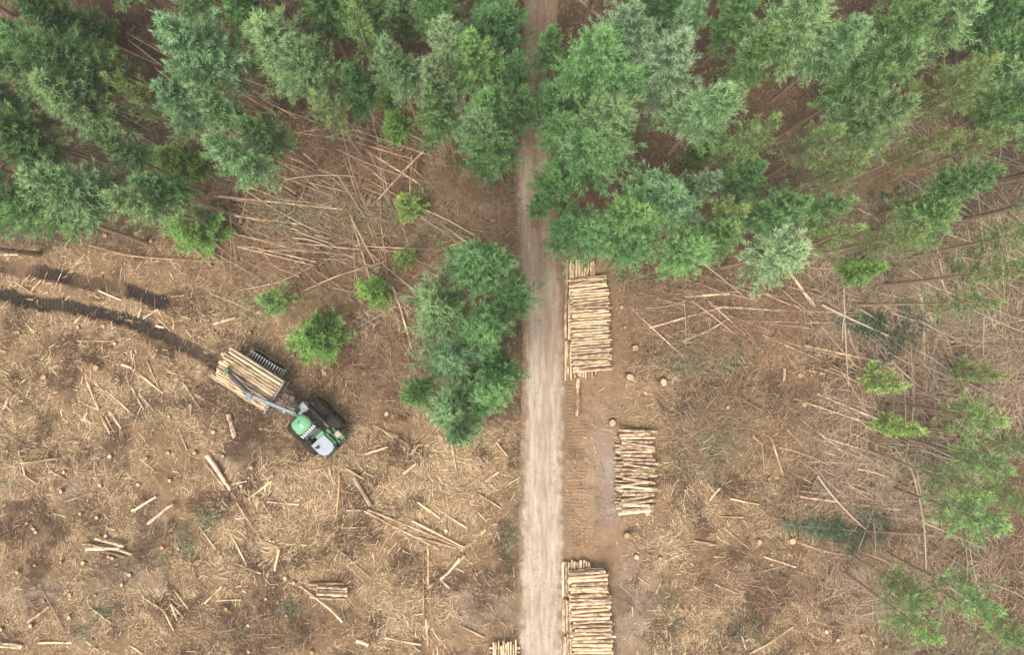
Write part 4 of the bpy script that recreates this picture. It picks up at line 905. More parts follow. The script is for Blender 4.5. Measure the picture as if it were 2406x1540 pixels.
# ------------------------------------------------------------------ slash and litter (uncountable)
def litter(name, n, seed, dens, lenr, wid, mats, orient, curve=0.0, zr=(.02, .08), segs=1, tone=(.3, .25), pitch=.12):
    """n thin slivers scattered by a density field over the clearing; tent-shaped blades bent in `segs` pieces"""
    r = np.random.default_rng(seed); m = int(n * 7)
    X = r.uniform(-60, 2466, m); Y = r.uniform(-60, 1600, m)
    keep = r.random(m) < dens(X, Y); X, Y = X[keep][:n], Y[keep][:n]; n = len(X)
    x = (X - CX) / PXM; y = (CY - Y) / PXM
    z = height(x, y) + r.uniform(*zr, n)
    a = orient(X, Y, r); L = np.exp(r.normal(math.log(lenr), .5, n)); W = wid * np.exp(r.normal(0, .45, n))
    pt = r.normal(0, pitch, n); cv = r.normal(0, curve, n)
    pts = []; cx, cy, cz = x - np.cos(a) * L / 2, y - np.sin(a) * L / 2, z - np.sin(pt) * L * 0
    for s in range(segs + 1):
        pts.append(np.stack([cx, cy, cz], 1)); aa = a + cv * (s - segs / 2)
        cx = cx + np.cos(aa) * L / segs; cy = cy + np.sin(aa) * L / segs; cz = cz + np.abs(np.sin(pt)) * L / segs * (1 if s < segs / 2 else -1)
    P = np.stack(pts, 1)                        # n, segs+1, 3
    S = np.stack([-np.sin(a), np.cos(a), 0 * a], 1)
    wp = np.linspace(1, .55, segs + 1)
    lo = np.array([0, 0, -.6])
    rows = []
    for s in range(segs + 1):
        w = (W * wp[s])[:, None]
        rows.append(np.stack([P[:, s] + S * w + lo * w, P[:, s], P[:, s] - S * w + lo * w], 1))
    V = np.stack(rows, 1).reshape(-1, 3)        # n, segs+1, 3 cols
    k = 3 * (segs + 1); b = (np.arange(n) * k)[:, None, None]
    q = []
    for s in range(segs):
        for c in range(2): q.append([s * 3 + c, s * 3 + c + 1, (s + 1) * 3 + c + 1, (s + 1) * 3 + c])
    Q = (b + np.array(q)[None]).reshape(-1, 4)
    t = np.clip(r.normal(tone[0], tone[1], n), 0, 1)
    me = np_mesh(name, V, Q, mats, tint=np.repeat(t, len(q)))
    return tag(link(name, me), kind='stuff')
def offroad(X, Y):
    d = np.abs(X - road_cx(Y)) / road_hw(Y)
    k = sstep(.9, 1.5, d)
    for (cx, cy, rx, ry) in PLATS[:1] + PLATS[2:3]:
        k = k * np.where((np.abs(X - cx) < rx * .85) & (np.abs(Y - cy) < ry), .12, 1)
    strip = sstep(115, 80, np.abs(X - 1375)) * sstep(600, 660, Y)
    k = k * (1 - .8 * strip)
    x, y = (X - CX) / PXM, (CY - Y) / PXM
    d1, _ = seg_dist(x, y, RUT1); d2, _ = seg_dist(x, y, RUT2)
    return k * (1 - .95 * sstep(.66, .45, np.minimum(d1, d2)))
BRIGHT = [(150, 640, 150, 40, .5), (120, 850, 120, 60, .5), (260, 920, 110, 110, .8), (380, 900, 80, 80, .6), (90, 1080, 90, 60, .55), (600, 1200, 90, 80, .9), (690, 1150, 90, 70, 1.), (640, 1290, 60, 50, .7), (520, 1340, 100, 60, .7), (400, 1420, 80, 60, .8),
          (1010, 1090, 120, 70, .9), (1110, 1120, 70, 60, .8), (960, 1240, 130, 60, 1.), (900, 1180, 60, 50, .6), (980, 1340, 60, 60, .6), (960, 1460, 70, 60, .8), (1640, 1120, 60, 90, .5), (1620, 1290, 80, 60, .5), (1600, 1480, 90, 50, .8), (1700, 1400, 90, 60, .5), (1660, 1530, 80, 40, .8), (40, 950, 60, 60, .4), (300, 740, 160, 50, .4), (480, 600, 120, 30, .3)]
def flow(scale, seed, spread):
    def f(X, Y, r):
        return fbm(X, Y, scale, seed, 2) * 9.0 + r.normal(0, spread, len(X))
    return f
def d_bright(X, Y): return offroad(X, Y) * (1 - .93 * forest_mask(X, Y)) * np.clip(.03 + blob(X, Y, BRIGHT) * (fbm(X, Y, 26, 77, 3) * 3.2 - 1.0), 0, 1)
def d_mid(X, Y): return offroad(X, Y) * (1 - .75 * forest_mask(X, Y)) * np.clip(.08 + (fbm(X, Y, 60, 78, 4) - .40) * 3.2, .04, 1)
def d_twig(X, Y): return offroad(X, Y) * (.35 + .5 * forest_mask(X, Y)) * np.clip((fbm(X, Y, 50, 79, 4) - .36) * 3.2, 0, 1)
SWATHE = [(370, 1440, 70, 50, .9), (450, 1385, 70, 45, .9), (540, 1335, 80, 45, .9), (610, 1270, 80, 50, .9), (690, 1200, 80, 70, .9), (1110, 1100, 80, 90, .9), (1000, 1210, 110, 60, .9), (250, 950, 90, 80, .6), (1610, 1480, 70, 50, .8)]
def d_straw(X, Y): return offroad(X, Y) * (1 - .8 * forest_mask(X, Y)) * np.clip((fbm(X, Y, 90, 80, 4) - .46) * 3.0 + blob(X, Y, BRIGHT) * .4 + blob(X, Y, SWATHE), .02, 1)
def d_dark(X, Y):
    x, y = (X - CX) / PXM, (CY - Y) / PXM
    return offroad(X, Y) * np.clip(masks(x, y)['dark'] * 1.1, 0, 1)
def d_rut(X, Y):
    x, y = (X - CX) / PXM, (CY - Y) / PXM
    d = np.minimum(np.minimum(seg_dist(x, y, RUT1)[0], seg_dist(x, y, RUT2)[0]), seg_dist(x, y, RUT3)[0])
    return sstep(.85, .45, d) * sstep(.05, .3, d) * np.clip(fbm(X, Y, 20, 88, 3) * 2 - .4, 0, 1)
STEMA = [(2070, 1130, 130, 90, 1), (2150, 800, 170, 150, .8), (2300, 620, 90, 160, .8), (1960, 740, 120, 60, .6), (760, 470, 170, 120, .9), (470, 250, 160, 70, .5), (900, 560, 100, 90, .7), (2270, 400, 110, 90, .7), (1640, 740, 110, 50, .6), (2260, 1060, 90, 160, .6), (2200, 1360, 90, 60, .6)]
def d_stem(X, Y): return blob(X, Y, STEMA) * offroad(X, Y)
def stem_dir(X, Y, r):
    a = np.where(X > 1300, R(-27), R(-22)); k = r.random(len(X))
    return a + np.where(k < .72, r.normal(0, .2, len(X)), r.normal(R(-50), .3, len(X)))
def d_brash(X, Y):
    return offroad(X, Y) * np.clip(blob(X, Y, [(900, 860, 120, 80, .9), (1040, 560, 120, 90, 1), (980, 620, 150, 60, .8), (760, 520, 200, 110, .8), (620, 620, 160, 50, .5), (560, 420, 160, 70, .7), (850, 360, 120, 80, .9), (1560, 720, 150, 70, 1), (1700, 800, 170, 70, .8), (1900, 760, 130, 80, 1), (2100, 640, 160, 100, 1), (2250, 700, 140, 140, .9), (2130, 880, 170, 100, .8), (1980, 1100, 160, 110, .8), (2110, 1190, 110, 70, 1), (2080, 400, 170, 120, 1), (2300, 380, 130, 90, .9), (1930, 330, 120, 60, .6), (1880, 950, 60, 50, .8), (1680, 1000, 100, 100, .7), (2050, 1380, 120, 80, .6), (1780, 1380, 160, 80, .4), (620, 1490, 120, 40, .5), (230, 420, 200, 90, .5), (1950, 1320, 150, 60, .3), (2200, 1330, 150, 70, .6), (2350, 900, 80, 120, .8)]) * (fbm(X, Y, 45, 83, 3) * 1.7 - .1), 0, 1)
litter('bright_splinters', 18000, 41, d_bright, .40, .0145, [M_SPLINT], flow(110, 61, .40), curve=.08, segs=2, tone=(.70, .26), zr=(.04, .20))
litter('straw_splinters', 36000, 48, d_mid, .28, .011, [M_SPLINT], flow(100, 68, .6), curve=.06, segs=2, zr=(.02, .14), tone=(.36, .26))
litter('wood_chips', 26000, 42, d_mid, .14, .012, [M_SPLINT], flow(80, 62, .9), zr=(.015, .08), tone=(.30, .28))
litter('dry_grass', 76000, 51, d_straw, .30, .0065, [M_SPLINT], flow(70, 71, .5), curve=.28, segs=2, zr=(.02, .16), tone=(.50, .22), pitch=.25)
litter('dark_twigs', 46000, 52, d_dark, .45, .010, [M_TWIG], flow(50, 72, 1.0), curve=.3, segs=2, zr=(.03, .25), tone=(.10, .14), pitch=.25)
litter('road_gravel', 20000, 53, lambda X, Y: sstep(1.0, .8, np.abs(X - road_cx(Y)) / road_hw(Y)) * np.clip(fbm(X, Y, 14, 98, 3) * 2 - .55, .05, 1), .055, .024, [M_STONE], flow(30, 73, 3), zr=(.035, .06), tone=(.5, .3))
litter('verge_grass', 16000, 54, lambda X, Y: np.clip(np.exp(-((np.abs(X - road_cx(Y)) / road_hw(Y) - 1.12) / .16) ** 2) * (fbm(X, Y, 30, 99, 3) * 2.6 - .7), 0, 1), .22, .008, [M_OLIVE], flow(40, 74, 1.5), curve=.3, segs=2, zr=(.01, .09), tone=(.5, .25), pitch=.3)
litter('mud_clods', 5000, 55, d_rut, .10, .030, [M_MUD], flow(30, 75, 3), zr=(.01, .06), tone=(.4, .3))
litter('thin_stems', 640, 56, d_stem, 3.4, .030, [M_DEADTWIG], stem_dir, curve=.035, segs=6, zr=(.15, .8), tone=(.62, .22), pitch=.04)
litter('chip_crumbs', 20000, 46, d_mid, .08, .020, [M_SPLINT], flow(80, 66, 2.0), zr=(.012, .05), tone=(.42, .3))
litter('twig_litter', 110000, 43, d_twig, .40, .009, [M_TWIG], flow(90, 63, .9), curve=.22, segs=2, zr=(.01, .14), tone=(.38, .28))
litter('dry_brash', 60000, 44, d_brash, .85, .010, [M_TWIG], flow(120, 64, .55), curve=.22, segs=4, zr=(.04, .5), tone=(.66, .27), pitch=.2)
litter('grey_brash', 40000, 45, lambda X, Y: d_brash(X, Y) * sstep(1850, 2000, X) * .9 + d_brash(X, Y) * .12, .75, .009, [M_DEADTWIG], flow(120, 65, .7), curve=.18, segs=3, zr=(.1, .6), tone=(.68, .25), pitch=.25)
# green brash: sprays of cut spruce tips lying in patches
GREENP = [(440, 1260, 26, 40, 1), (490, 1210, 28, 26, .8), (390, 1315, 24, 20, .7), (235, 1430, 24, 30, .9), (200, 1485, 30, 22, .7), (560, 1480, 20, 18, 1), (8, 1140, 18, 30, .6), (1720, 1050, 24, 34, .7), (1660, 1040, 40, 60, .55), (1630, 850, 70, 40, .6), (1740, 835, 34, 22, .7), (1660, 960, 60, 40, .4), (1880, 1155, 40, 20, .5), (1930, 1210, 80, 26, .5), (1730, 1470, 50, 40, .7), (1800, 1330, 40, 30, .3), (1570, 1440, 25, 60, .5), (350, 945, 30, 50, .25), (1190, 1280, 12, 60, .5), (680, 1425, 26, 30, .5), (600, 1120, 20, 20, .2), (820, 1435, 20, 16, .5), (2090, 780, 90, 60, .6), (2070, 560, 110, 70, .7), (2250, 640, 90, 90, .5), (2000, 420, 90, 60, .6), (2150, 450, 90, 60, .4), (1950, 700, 60, 40, .4), (1500, 660, 110, 16, .6), (700, 490, 60, 22, .6), (120, 560, 120, 18, .6), (1190, 410, 40, 60, .4), (1000, 700, 30, 20, .3), (1950, 240, 60, 60, .3), (2180, 1060, 80, 60, .3), (460, 1090, 20, 20, .15)]
litter('green_brash', 42000, 47, lambda X, Y: np.clip(blob(X, Y, GREENP) * (fbm(X, Y, 22, 85, 3) * 2.6 - .6), 0, 1) * offroad(X, Y), .30, .022, [M_NEEDLE_FALLEN], flow(60, 67, .7), curve=.15, segs=2, zr=(.06, .28), tone=(.45, .3), pitch=.2)
DARKP = [(2060, 765, 95, 50, 1), (2120, 800, 60, 40, .7), (1900, 1235, 55, 32, 1), (1985, 1210, 60, 22, .7), (2040, 430, 90, 45, .9), (2110, 560, 90, 45, .8), (2330, 640, 60, 60, .6), (2250, 760, 60, 50, .5), (1780, 440, 50, 50, .6), (1500, 650, 90, 14, .5), (2330, 410, 50, 40, .5), (1880, 1150, 30, 16, .6), (2230, 1110, 40, 40, .5), (1960, 700, 50, 30, .4)]
litter('dark_boughs', 18000, 49, lambda X, Y: np.clip(blob(X, Y, DARKP) * (fbm(X, Y, 26, 86, 3) * 2.8 - .6), 0, 1), .34, .022, [M_NEEDLE_FALLEN], flow(45, 69, .5), curve=.2, segs=3, zr=(.08, .5), tone=(.28, .24), pitch=.25)
OLIVE = [(2130, 620, 190, 110, .8), (2280, 780, 120, 120, .7), (2060, 420, 180, 90, .8), (2330, 500, 80, 120, .7), (1900, 360, 110, 60, .6), (1680, 1010, 80, 90, .5), (1640, 850, 90, 40, .6), (2100, 1090, 120, 90, .6), (2250, 1150, 70, 100, .8), (2150, 1440, 110, 90, .6), (2300, 1500, 100, 60, .6), (720, 500, 160, 50, .6), (1090, 400, 80, 60, .7), (1030, 560, 80, 70, .5), (640, 720, 100, 30, .6), (560, 420, 120, 60, .5), (230, 380, 160, 60, .4), (1750, 470, 60, 60, .6), (860, 520, 120, 60, .5)]
litter('olive_brash', 62000, 50, lambda X, Y: np.clip(blob(X, Y, OLIVE) * (fbm(X, Y, 40, 87, 3) * 2.4 - .5), 0, 1) * offroad(X, Y), .55, .011, [M_OLIVE], flow(90, 70, .55), curve=.22, segs=3, zr=(.06, .6), tone=(.45, .28), pitch=.25)
# low bushes of dead branches rising from the litter read as clumps too

# ------------------------------------------------------------------ forwarder
def forwarder():
    green = plain('green_paint', (.05, .185, .07), .45, .12, 3, dirt=(.22, .15, .09), dirt_amt=.5)
    dgreen = plain('dusty_green_paint', (.055, .15, .065), .5, .2, 3, dirt=(.20, .14, .09), dirt_amt=.7)
    roofg = plain('roof_green_paint', (.105, .325, .16), .42, .1, 3, dirt=(.20, .24, .15), dirt_amt=.45)
    grey = plain('grey_paint', (.26, .30, .35), .4, .1, 2, dirt=(.34, .30, .26), dirt_amt=.3)
    steel = plain('crane_steel', (.07, .095, .12), .45, .25, 5, metal=.1, dirt=(.22, .18, .14), dirt_amt=.3)
    pale = plain('pale_crane_steel', (.14, .175, .21), .45, .15, 5, metal=.2)
    dark = plain('dark_steel', (.035, .042, .045), .5, .3, 5)
    rust = plain('muddy_steel', (.17, .115, .08), .85, .35, 5, dirt=(.26, .19, .13), dirt_amt=.8)
    rubber = plain('tyre_rubber', (.022, .019, .017), .85, .3, 6, dirt=(.075, .052, .038), dirt_amt=.6)
    glass = plain('tinted_glass', (.04, .05, .055), .08, .1, 2)
    chrome = plain('lamp_lens', (.72, .70, .64), .15, .2, 8)
    yellow = plain('yellow_paint', (.42, .30, .05), .55, .15, 5)
    track = plain('worn_track_steel', (.50, .49, .48), .45, .2, 8, metal=.2, dirt=(.16, .13, .10), dirt_amt=.3)
    A_F = R(-45); A_R = R(-32.4)
    J = gp(690.1, 953.8, 1.3)
    g0 = hz(J[0], J[1])
    root = link('forwarder', None, None, (J[0], J[1], 0.0))
    tag(root, 'green forestry forwarder with grey bonnet, loaded with logs, beside dark tyre ruts', 'forwarder')
    MF = Matrix.Rotation(A_F, 4, 'Z'); MR = Matrix.Rotation(A_R, 4, 'Z')
    def part(name, pb, mats, M, parent=root):
        me = pb.mesh(name, mats if isinstance(mats, list) else [mats]); me.transform(M); return link(name, me, parent)
    def wheel(name, M, u, v, z, rad, wid, parent, trackd=False):
        pb = PB(); n = 28
        prof = [(-.5, .62), (-.5, .88), (-.38, .98), (.0, 1.0), (.38, .98), (.5, .88), (.5, .62)]
        vs = []
        for k in range(n):
            a = 2 * math.pi * k / n
            for (q, r_) in prof: vs.append((u + math.cos(a) * r_ * rad, v + q * wid, z + math.sin(a) * r_ * rad))
        m = len(prof)
        pb.add(vs, [(k * m + i, k * m + i + 1, ((k + 1) % n) * m + i + 1, ((k + 1) % n) * m + i) for k in range(n) for i in range(m - 1)], 0, True)
        for k in range(22):          # chevron lugs
            a = 2 * math.pi * k / 22
            for sd in (-1, 1):
                a2 = a + (.5 * math.pi / 22 if sd > 0 else 0)
                b = a2 + .22
                q = []
                for (aa, qq, rr) in ((a2, 0.02 * sd, 1.0), (a2 + .085, .02 * sd, 1.0), (b + .085, .47 * sd, .97), (b, .47 * sd, .97)):
                    for rz in (rr * .97, rr * 1.055): q.append((u + math.cos(aa) * rz * rad, v + qq * wid, z + math.sin(aa) * rz * rad))
                fs = [(1, 3, 5, 7), (0, 2, 3, 1), (2, 4, 5, 3), (4, 6, 7, 5), (6, 0, 1, 7)]
                if sd < 0: fs = [tuple(reversed(f)) for f in fs]
                pb.add(q, fs, 0)
        w = part(name, PB(), rubber, M, parent)
        ty = part('tyre', pb, rubber, M, w)
        hb = PB()
        for sd in (-1, 1):
            c = [(u + math.cos(6.283 * k / 18) * .64 * rad, v + sd * wid * .33, z + math.sin(6.283 * k / 18) * .64 * rad) for k in range(18)]
            c2 = [(u + math.cos(6.283 * k / 18) * .25 * rad, v + sd * wid * .42, z + math.sin(6.283 * k / 18) * .25 * rad) for k in range(18)]
            hb.add(c + c2, [(k, (k + 1) % 18, 18 + (k + 1) % 18, 18 + k)[::(-1 if sd > 0 else 1)] for k in range(18)] + [tuple(range(18, 36))[::(-1 if sd > 0 else 1)]], 0)
        part('rim', hb, dgreen, M, w)
        return w
    wz = .68 + g0
    # ---------------- front unit
    fr = PB()
    fr.box((1.9, 0, .95), (3.9, .95, .5), bev=.05); fr.box((.35, 0, 1.15), (1.0, .7, .6), bev=.06)
    fr.box((2.05, 0, .72), (.35, 2.1, .3), bev=.04)
    chassis = part('front_chassis', fr, dgreen, MF)
    for sd in (-1, 1):
        for u in (1.36, 2.74): wheel('wheel', MF, u, sd * 1.16, wz, .72, .66, root)
        b = PB(); b.box((2.05, sd * .78, .66), (1.35, .16, .34), bev=.05); part('bogie_beam', b, dark, MF)
    # fender platforms over the wheels' inner side
    f = PB()
    f.box((1.85, .66, 1.42), (1.9, .20, .07), bev=.02); part('side_step', f, rust, MF)
    f = PB(); f.box((3.45, .52, 1.50), (1.2, .16, .14), bev=.04); f.box((2.95, .52, 1.52), (.4, .3, .35), bev=.06); f.box((3.86, .86, 1.32), (.32, .36, .4), bev=.06); f.box((3.2, .82, 1.42), (.5, .14, .1), bev=.03); part('right_fender', f, green, MF)
    f = PB(); f.box((3.54, .82, 1.47), (.42, .42, .34), bev=.05); part('battery_box', f, plain('dusty_box', (.36, .31, .26), .7, .15, 4), MF)
    f = PB(); f.box((3.25, -.92, 1.35), (.9, .3, .12), bev=.04); part('left_fender', f, green, MF)
    # engine bonnet: grey sloping top with rounded nose, green flanks
    nose = lambda k: [(2.85, -.30 - .62 * k), (3.65, -.30 - .63 * k), (3.98, -.30 - .46 * k), (4.12, -.30 - .18 * k), (4.12, -.30 + .22 * k), (4.02, -.30 + .48 * k), (3.75, -.30 + .62 * k), (2.85, -.30 + .60 * k)]
    b = PB(); b.prism(nose(1.0), 1.1, 1.92); bon = part('bonnet', b, green, MF)
    b = PB(); b.prism([(3.5 + (x - 3.5) * .95, -.30 + (y + .30) * .90) for x, y in nose(1.0)], 1.923, 2.03); b.box((3.45, -.42, 2.035), (.95, .02, .015), bev=.004); b.box((3.35, -.30, 2.035), (.02, .9, .015), bev=.004)
    part('bonnet_top', b, grey, MF, bon)
    b = PB(); b.tube([(3.25, -.62, 2.0), (3.25, -.62, 2.35), (3.18, -.64, 2.48)], [.05, .05, .055], 10); b.tube([(3.25, -.62, 2.032), (3.25, -.62, 2.06)], [.13, .12], 16); part('exhaust_pipe', b, dark, MF, bon)
    b = PB(); b.box((4.16, -.28, 1.45), (.10, 1.0, .55), bev=.03)
    for k in range(7): b.box((4.22, -.70 + .14 * k, 1.45), (.02, .05, .45), bev=.008)
    part('front_grille', b, dark, MF, bon)
    b = PB(); b.box((4.05, 0, 1.0), (.35, 1.9, .28), bev=.06); part('front_bumper', b, dark, MF)
    b = PB(); b.box((2.74, .02, 1.90), (.24, .66, .14), bev=.04); b.box((3.4, .36, 1.75), (1.0, .10, .2), bev=.03); part('bonnet_catch', b, roofg, MF, bon)
    # cab
    cabp = [(.95, -.58), (1.35, -.72), (1.95, -.72), (2.40, -.55), (2.40, .40), (1.95, .56), (1.35, .56), (.95, .44)]
    b = PB(); b.prism(cabp, 1.25, 1.80); cab = part('cab', b, green, MF)
    b = PB(); b.prism([(1.62 + (x - 1.62) * .95, y * .95) for x, y in cabp], 1.803, 2.72); part('window', b, glass, MF, cab)
    b = PB()
    for i in range(8):
        x, y = cabp[i]; x = 1.62 + (x - 1.62) * .97; y *= .97
        b.tube([(x, y, 1.78), (x, y, 2.76)], .05, 6)
    part('pillar', b, dgreen, MF, cab)
    def outline(k, sh=0): # domed green roof, rounded at the rear (seen as an egg shape)
        pts = []
        for i in range(24):
            a = 2 * math.pi * i / 24; c, s = math.cos(a), math.sin(a)
            ex = 2 / 3.2
            pts.append((1.46 + sh + .56 * k * math.copysign(abs(c) ** ex, c), -.08 + (.66 if c > 0 else .62) * k * math.copysign(abs(s) ** ex, s)))
        return pts
    b = PB(); rings = [(outline(.97), 2.70), (outline(1.0), 2.78), (outline(.97), 2.87), (outline(.80), 2.95), (outline(.45), 2.985)]
    vs = [(x, y, z) for o, z in rings for x, y in o]
    b.add(vs, [(i * 24 + k, i * 24 + (k + 1) % 24, i * 24 + 24 + (k + 1) % 24, i * 24 + 24 + k) for i in range(4) for k in range(24)] + [tuple(range(96, 120)), tuple(range(23, -1, -1))], 0, True)
    roof = part('roof', b, roofg, MF, cab)
    b = PB(); b.box((1.56, -.06, 2.985), (.34, .26, .06), bev=.03); part('roof_hatch', b, plain('pale_hatch', (.24, .40, .28), .35, .1, 3), MF, roof)
    b = PB(); b.tube([(1.24, -.06, 2.94), (1.24, -.06, 3.08)], .03, 8); b.tube([(1.32, -.18, 2.97), (1.2, .06, 3.0)], .02, 5); part('antenna_base', b, dark, MF, roof)
    b = PB(); b.box((2.06, -.08, 2.80), (.16, 1.22, .14), bev=.04); bar = part('light_bar', b, dark, MF, cab)
    for k in range(7):
        y = -.60 + k * .173
        b = PB(); b.box((2.11, y, 2.885), (.17, .10, .06), bev=.03); b.tube([(2.12, y, 2.80), (2.22, y, 2.80)], [.05, .07], 12); part('work_light', b, chrome, MF, bar)
    b = PB(); b.prism([(2.32, -.55), (2.60, -.50), (2.60, .34), (2.32, .40)], 1.85, 2.0); b.box((2.46, -.08, 2.02), (.06, .7, .03), bev=.01); part('windscreen_cowl', b, glass, MF, cab)
    b = PB(); b.box((.55, .35, 1.75), (.42, 1.05, .7), bev=.06); part('oil_tank', b, plain('dusty_grey_paint', (.28, .27, .24), .6, .2, 4, dirt=(.2, .15, .11), dirt_amt=.7), MF)
    b = PB(); b.box((.75, .45, 2.115), (.5, .75, .03), bev=.01); b.tube([(.60, .25, 2.12), (.60, .25, 2.2)], .05, 8); b.tube([(.72, .52, 2.12), (.72, .52, 2.18)], .05, 8); part('tank_lid', b, grey, MF)
    b = PB()
    for k in range(4): b.box((.95, 1.0 + 0.01 * k, .75 + .22 * k), (.5, .12, .04), bev=.01)
    part('ladder', b, rust, MF)
    # ---------------- rear unit (u runs forward towards the joint, so it is negative)
    b = PB(); b.box((-2.9, 0, 1.0), (5.6, .75, .32), bev=.05)
    b.box((-.95, 0, 1.15), (.9, 1.5, .25), bev=.05)
    part('rear_frame', b, rust, MR)
    b = PB(); b.box((-.72, .30, 1.50), (.42, .46, .4), bev=.05); b.box((-.28, .42, 1.62), (.34, .40, .34), bev=.05); b.box((-.85, -.25, 1.42), (.4, .5, .3), bev=.05); b.tube([(-.1, .38, 1.8), (.14, .38, 1.82)], .03, 6)
    part('valve_box', b, rust, MR)
    b = PB(); b.tube([(-.5, -.3, 1.3), (-.1, -.15, 1.6), (.3, 0, 1.5)], .035, 6); b.tube([(-.5, .1, 1.3), (-.05, .12, 1.65), (.35, .2, 1.5)], .03, 6); b.tube([(-.45, -.1, 1.35), (0, .02, 1.7), (.3, .1, 1.55)], .03, 6)
    part('hydraulic_hose', b, dark, MR)
    b = PB()      # headboard: frame with bars, seen from above as a thin grey plate
    b.box((-1.16, 0, 2.48), (.11, 2.5, .10), bev=.03); b.box((-1.16, 0, 1.3), (.12, 2.5, .12), bev=.03)
    for k in range(9): b.box((-1.16, -1.18 + .295 * k, 1.89), (.08, .07, 1.1), bev=.015)
    part('headboard', b, plain('worn_headboard', (.24, .225, .22), .6, .25, 5, dirt=(.22, .16, .11), dirt_amt=.7), MR)
    for u in (-2.1, -3.6, -4.9):
        b = PB(); b.box((u, 0, 1.22), (.16, 2.6, .14), bev=.03)
        for sd in (-1, 1): b.tube([(u, sd * 1.27, 1.2), (u, sd * 1.34, 2.0), (u, sd * 1.30, 2.32)], [.07, .06, .045], 8)
        part('stake', b, steel, MR)
    for sd in (-1, 1):
        wh = []
        for u in (-2.55, -3.95): wh.append(wheel('wheel', MR, u, sd * (1.04 if sd < 0 else 1.34), wz, .62, .62, root))
        b = PB(); b.box((-3.25, sd * .82, .66), (1.4, .16, .34), bev=.05); part('bogie_beam', b, dark, MR)
        # steel bogie track: cross bars round both wheels
        tr = PB(); v = sd * (1.04 if sd < 0 else 1.34); rt = .67
        per = 2 * 1.4 + 2 * math.pi * rt; nb = 34
        for k in range(nb):
            s = per * k / nb
            if s < 1.4: u, z, a = -3.95 + s, wz + rt, 0
            elif s < 1.4 + math.pi * rt: t = (s - 1.4) / rt; u, z, a = -2.55 + math.sin(t) * rt, wz + math.cos(t) * rt, t
            elif s < 2.8 + math.pi * rt: u, z, a = -2.55 - (s - 1.4 - math.pi * rt), wz - rt, math.pi
            else: t = (s - 2.8 - math.pi * rt) / rt; u, z, a = -3.95 - math.sin(t) * rt, wz - math.cos(t) * rt, math.pi + t
            Mr = Matrix.Rotation(a, 4, 'Y')
            tr.box((u, v, z), (.065, .70, .07), Mr, bev=.02)
            for s2 in (-1, 1):
                tr.box((u, v + s2 * .335, z), (.16, .045, .10), Mr, bev=.018)
        part('bogie_track', tr, track, MR)
    # ---------------- crane: pillar on the front of the rear unit, boom folded back over the load
    def W(cx, cy, z):     # point measured in the enlarged picture of the machine
        p = gp(485.3 + cx * .19696, 796.2 + cy * .19696, z); return Vector((p[0] - J[0], p[1] - J[1], z))
    I = Matrix.Identity(4)
    def beam(pb, a, b, w0, w1, h0, h1):
        d = (b - a); n = d.copy(); n.z = 0; n.normalize(); s = Vector((-n.y, n.x, 0)); up = d.normalized().cross(s) * -1
        vs = []
        for p, w, h in ((a, w0, h0), (b, w1, h1)):
            for (i, k) in ((-1, -1), (1, -1), (1, 1), (-1, 1)): vs.append(p + s * (i * w / 2) + Vector((0, 0, k * h / 2)))
        pb.add(vs, [(3, 2, 1, 0), (4, 5, 6, 7), (0, 1, 5, 4), (1, 2, 6, 5), (2, 3, 7, 6), (3, 0, 4, 7)], 0)
    crane = part('crane', PB(), steel, I)
    P0, P1, P2 = W(1045, 885, 2.55), W(520, 672, 3.0), W(240, 385, 2.75)
    b = PB(); b.tube([(P0.x, P0.y, 1.15), (P0.x, P0.y, 2.7)], [.21, .17], 14); b.tube([(P0.x, P0.y, 1.15), (P0.x, P0.y, 1.4)], .32, 16); b.box((P0.x + .1, P0.y + .12, 2.0), (.34, .36, .4), MF.to_3x3().to_4x4(), bev=.05); part('crane_pillar', b, dgreen, I, crane)
    b = PB(); beam(b, P0 + Vector((.05, -.03, .1)), P1, .19, .16, .30, .24); part('lift_boom', b, pale, I, crane)
    b = PB(); a_ = W(940, 862, 2.55); c_ = W(640, 735, 2.80); b.tube([a_, a_.lerp(c_, .55)], .085, 10); b.tube([a_.lerp(c_, .55), c_], .045, 8); b.box(tuple(W(930, 860, 2.72)), (.22, .34, .14), MR, bev=.03)
    part('lift_cylinder', b, plain('cylinder_grey', (.17, .215, .26), .4, .15, 5, metal=.3), I, crane)
    b = PB(); beam(b, P1 + Vector((.1, -.05, .05)), P2, .21, .17, .28, .22); part('slew_boom', b, dark if False else steel, I, crane)
    b = PB(); beam(b, P1.lerp(P2, .12) + Vector((.03, .05, .20)), P1.lerp(P2, .93) + Vector((.03, .05, .16)), .12, .10, .10, .10); b.tube([P1.lerp(P2, .1) + Vector((-.10, -.08, .18)), P1.lerp(P2, .8) + Vector((-.10, -.08, .16))], .03, 6); part('boom_hose', b, dark, I, crane)
    b = PB(); b.box(tuple(P1 + Vector((0, 0, .04))), (.42, .34, .40), MR, bev=.05); b.tube([P1 + Vector((-.2, -.2, .1)), P1 + Vector((.2, .2, .1))], .07, 10); part('boom_knuckle', b, pale, I, crane)
    b = PB(); b.box(tuple(P2 + Vector((.02, .02, -.05))), (.30, .34, .34), MF, bev=.05); b.tube([P2 + Vector((0, 0, .1)), P2 + Vector((0, 0, -.35))], .10, 10); part('rotator', b, dgreen, I, crane)
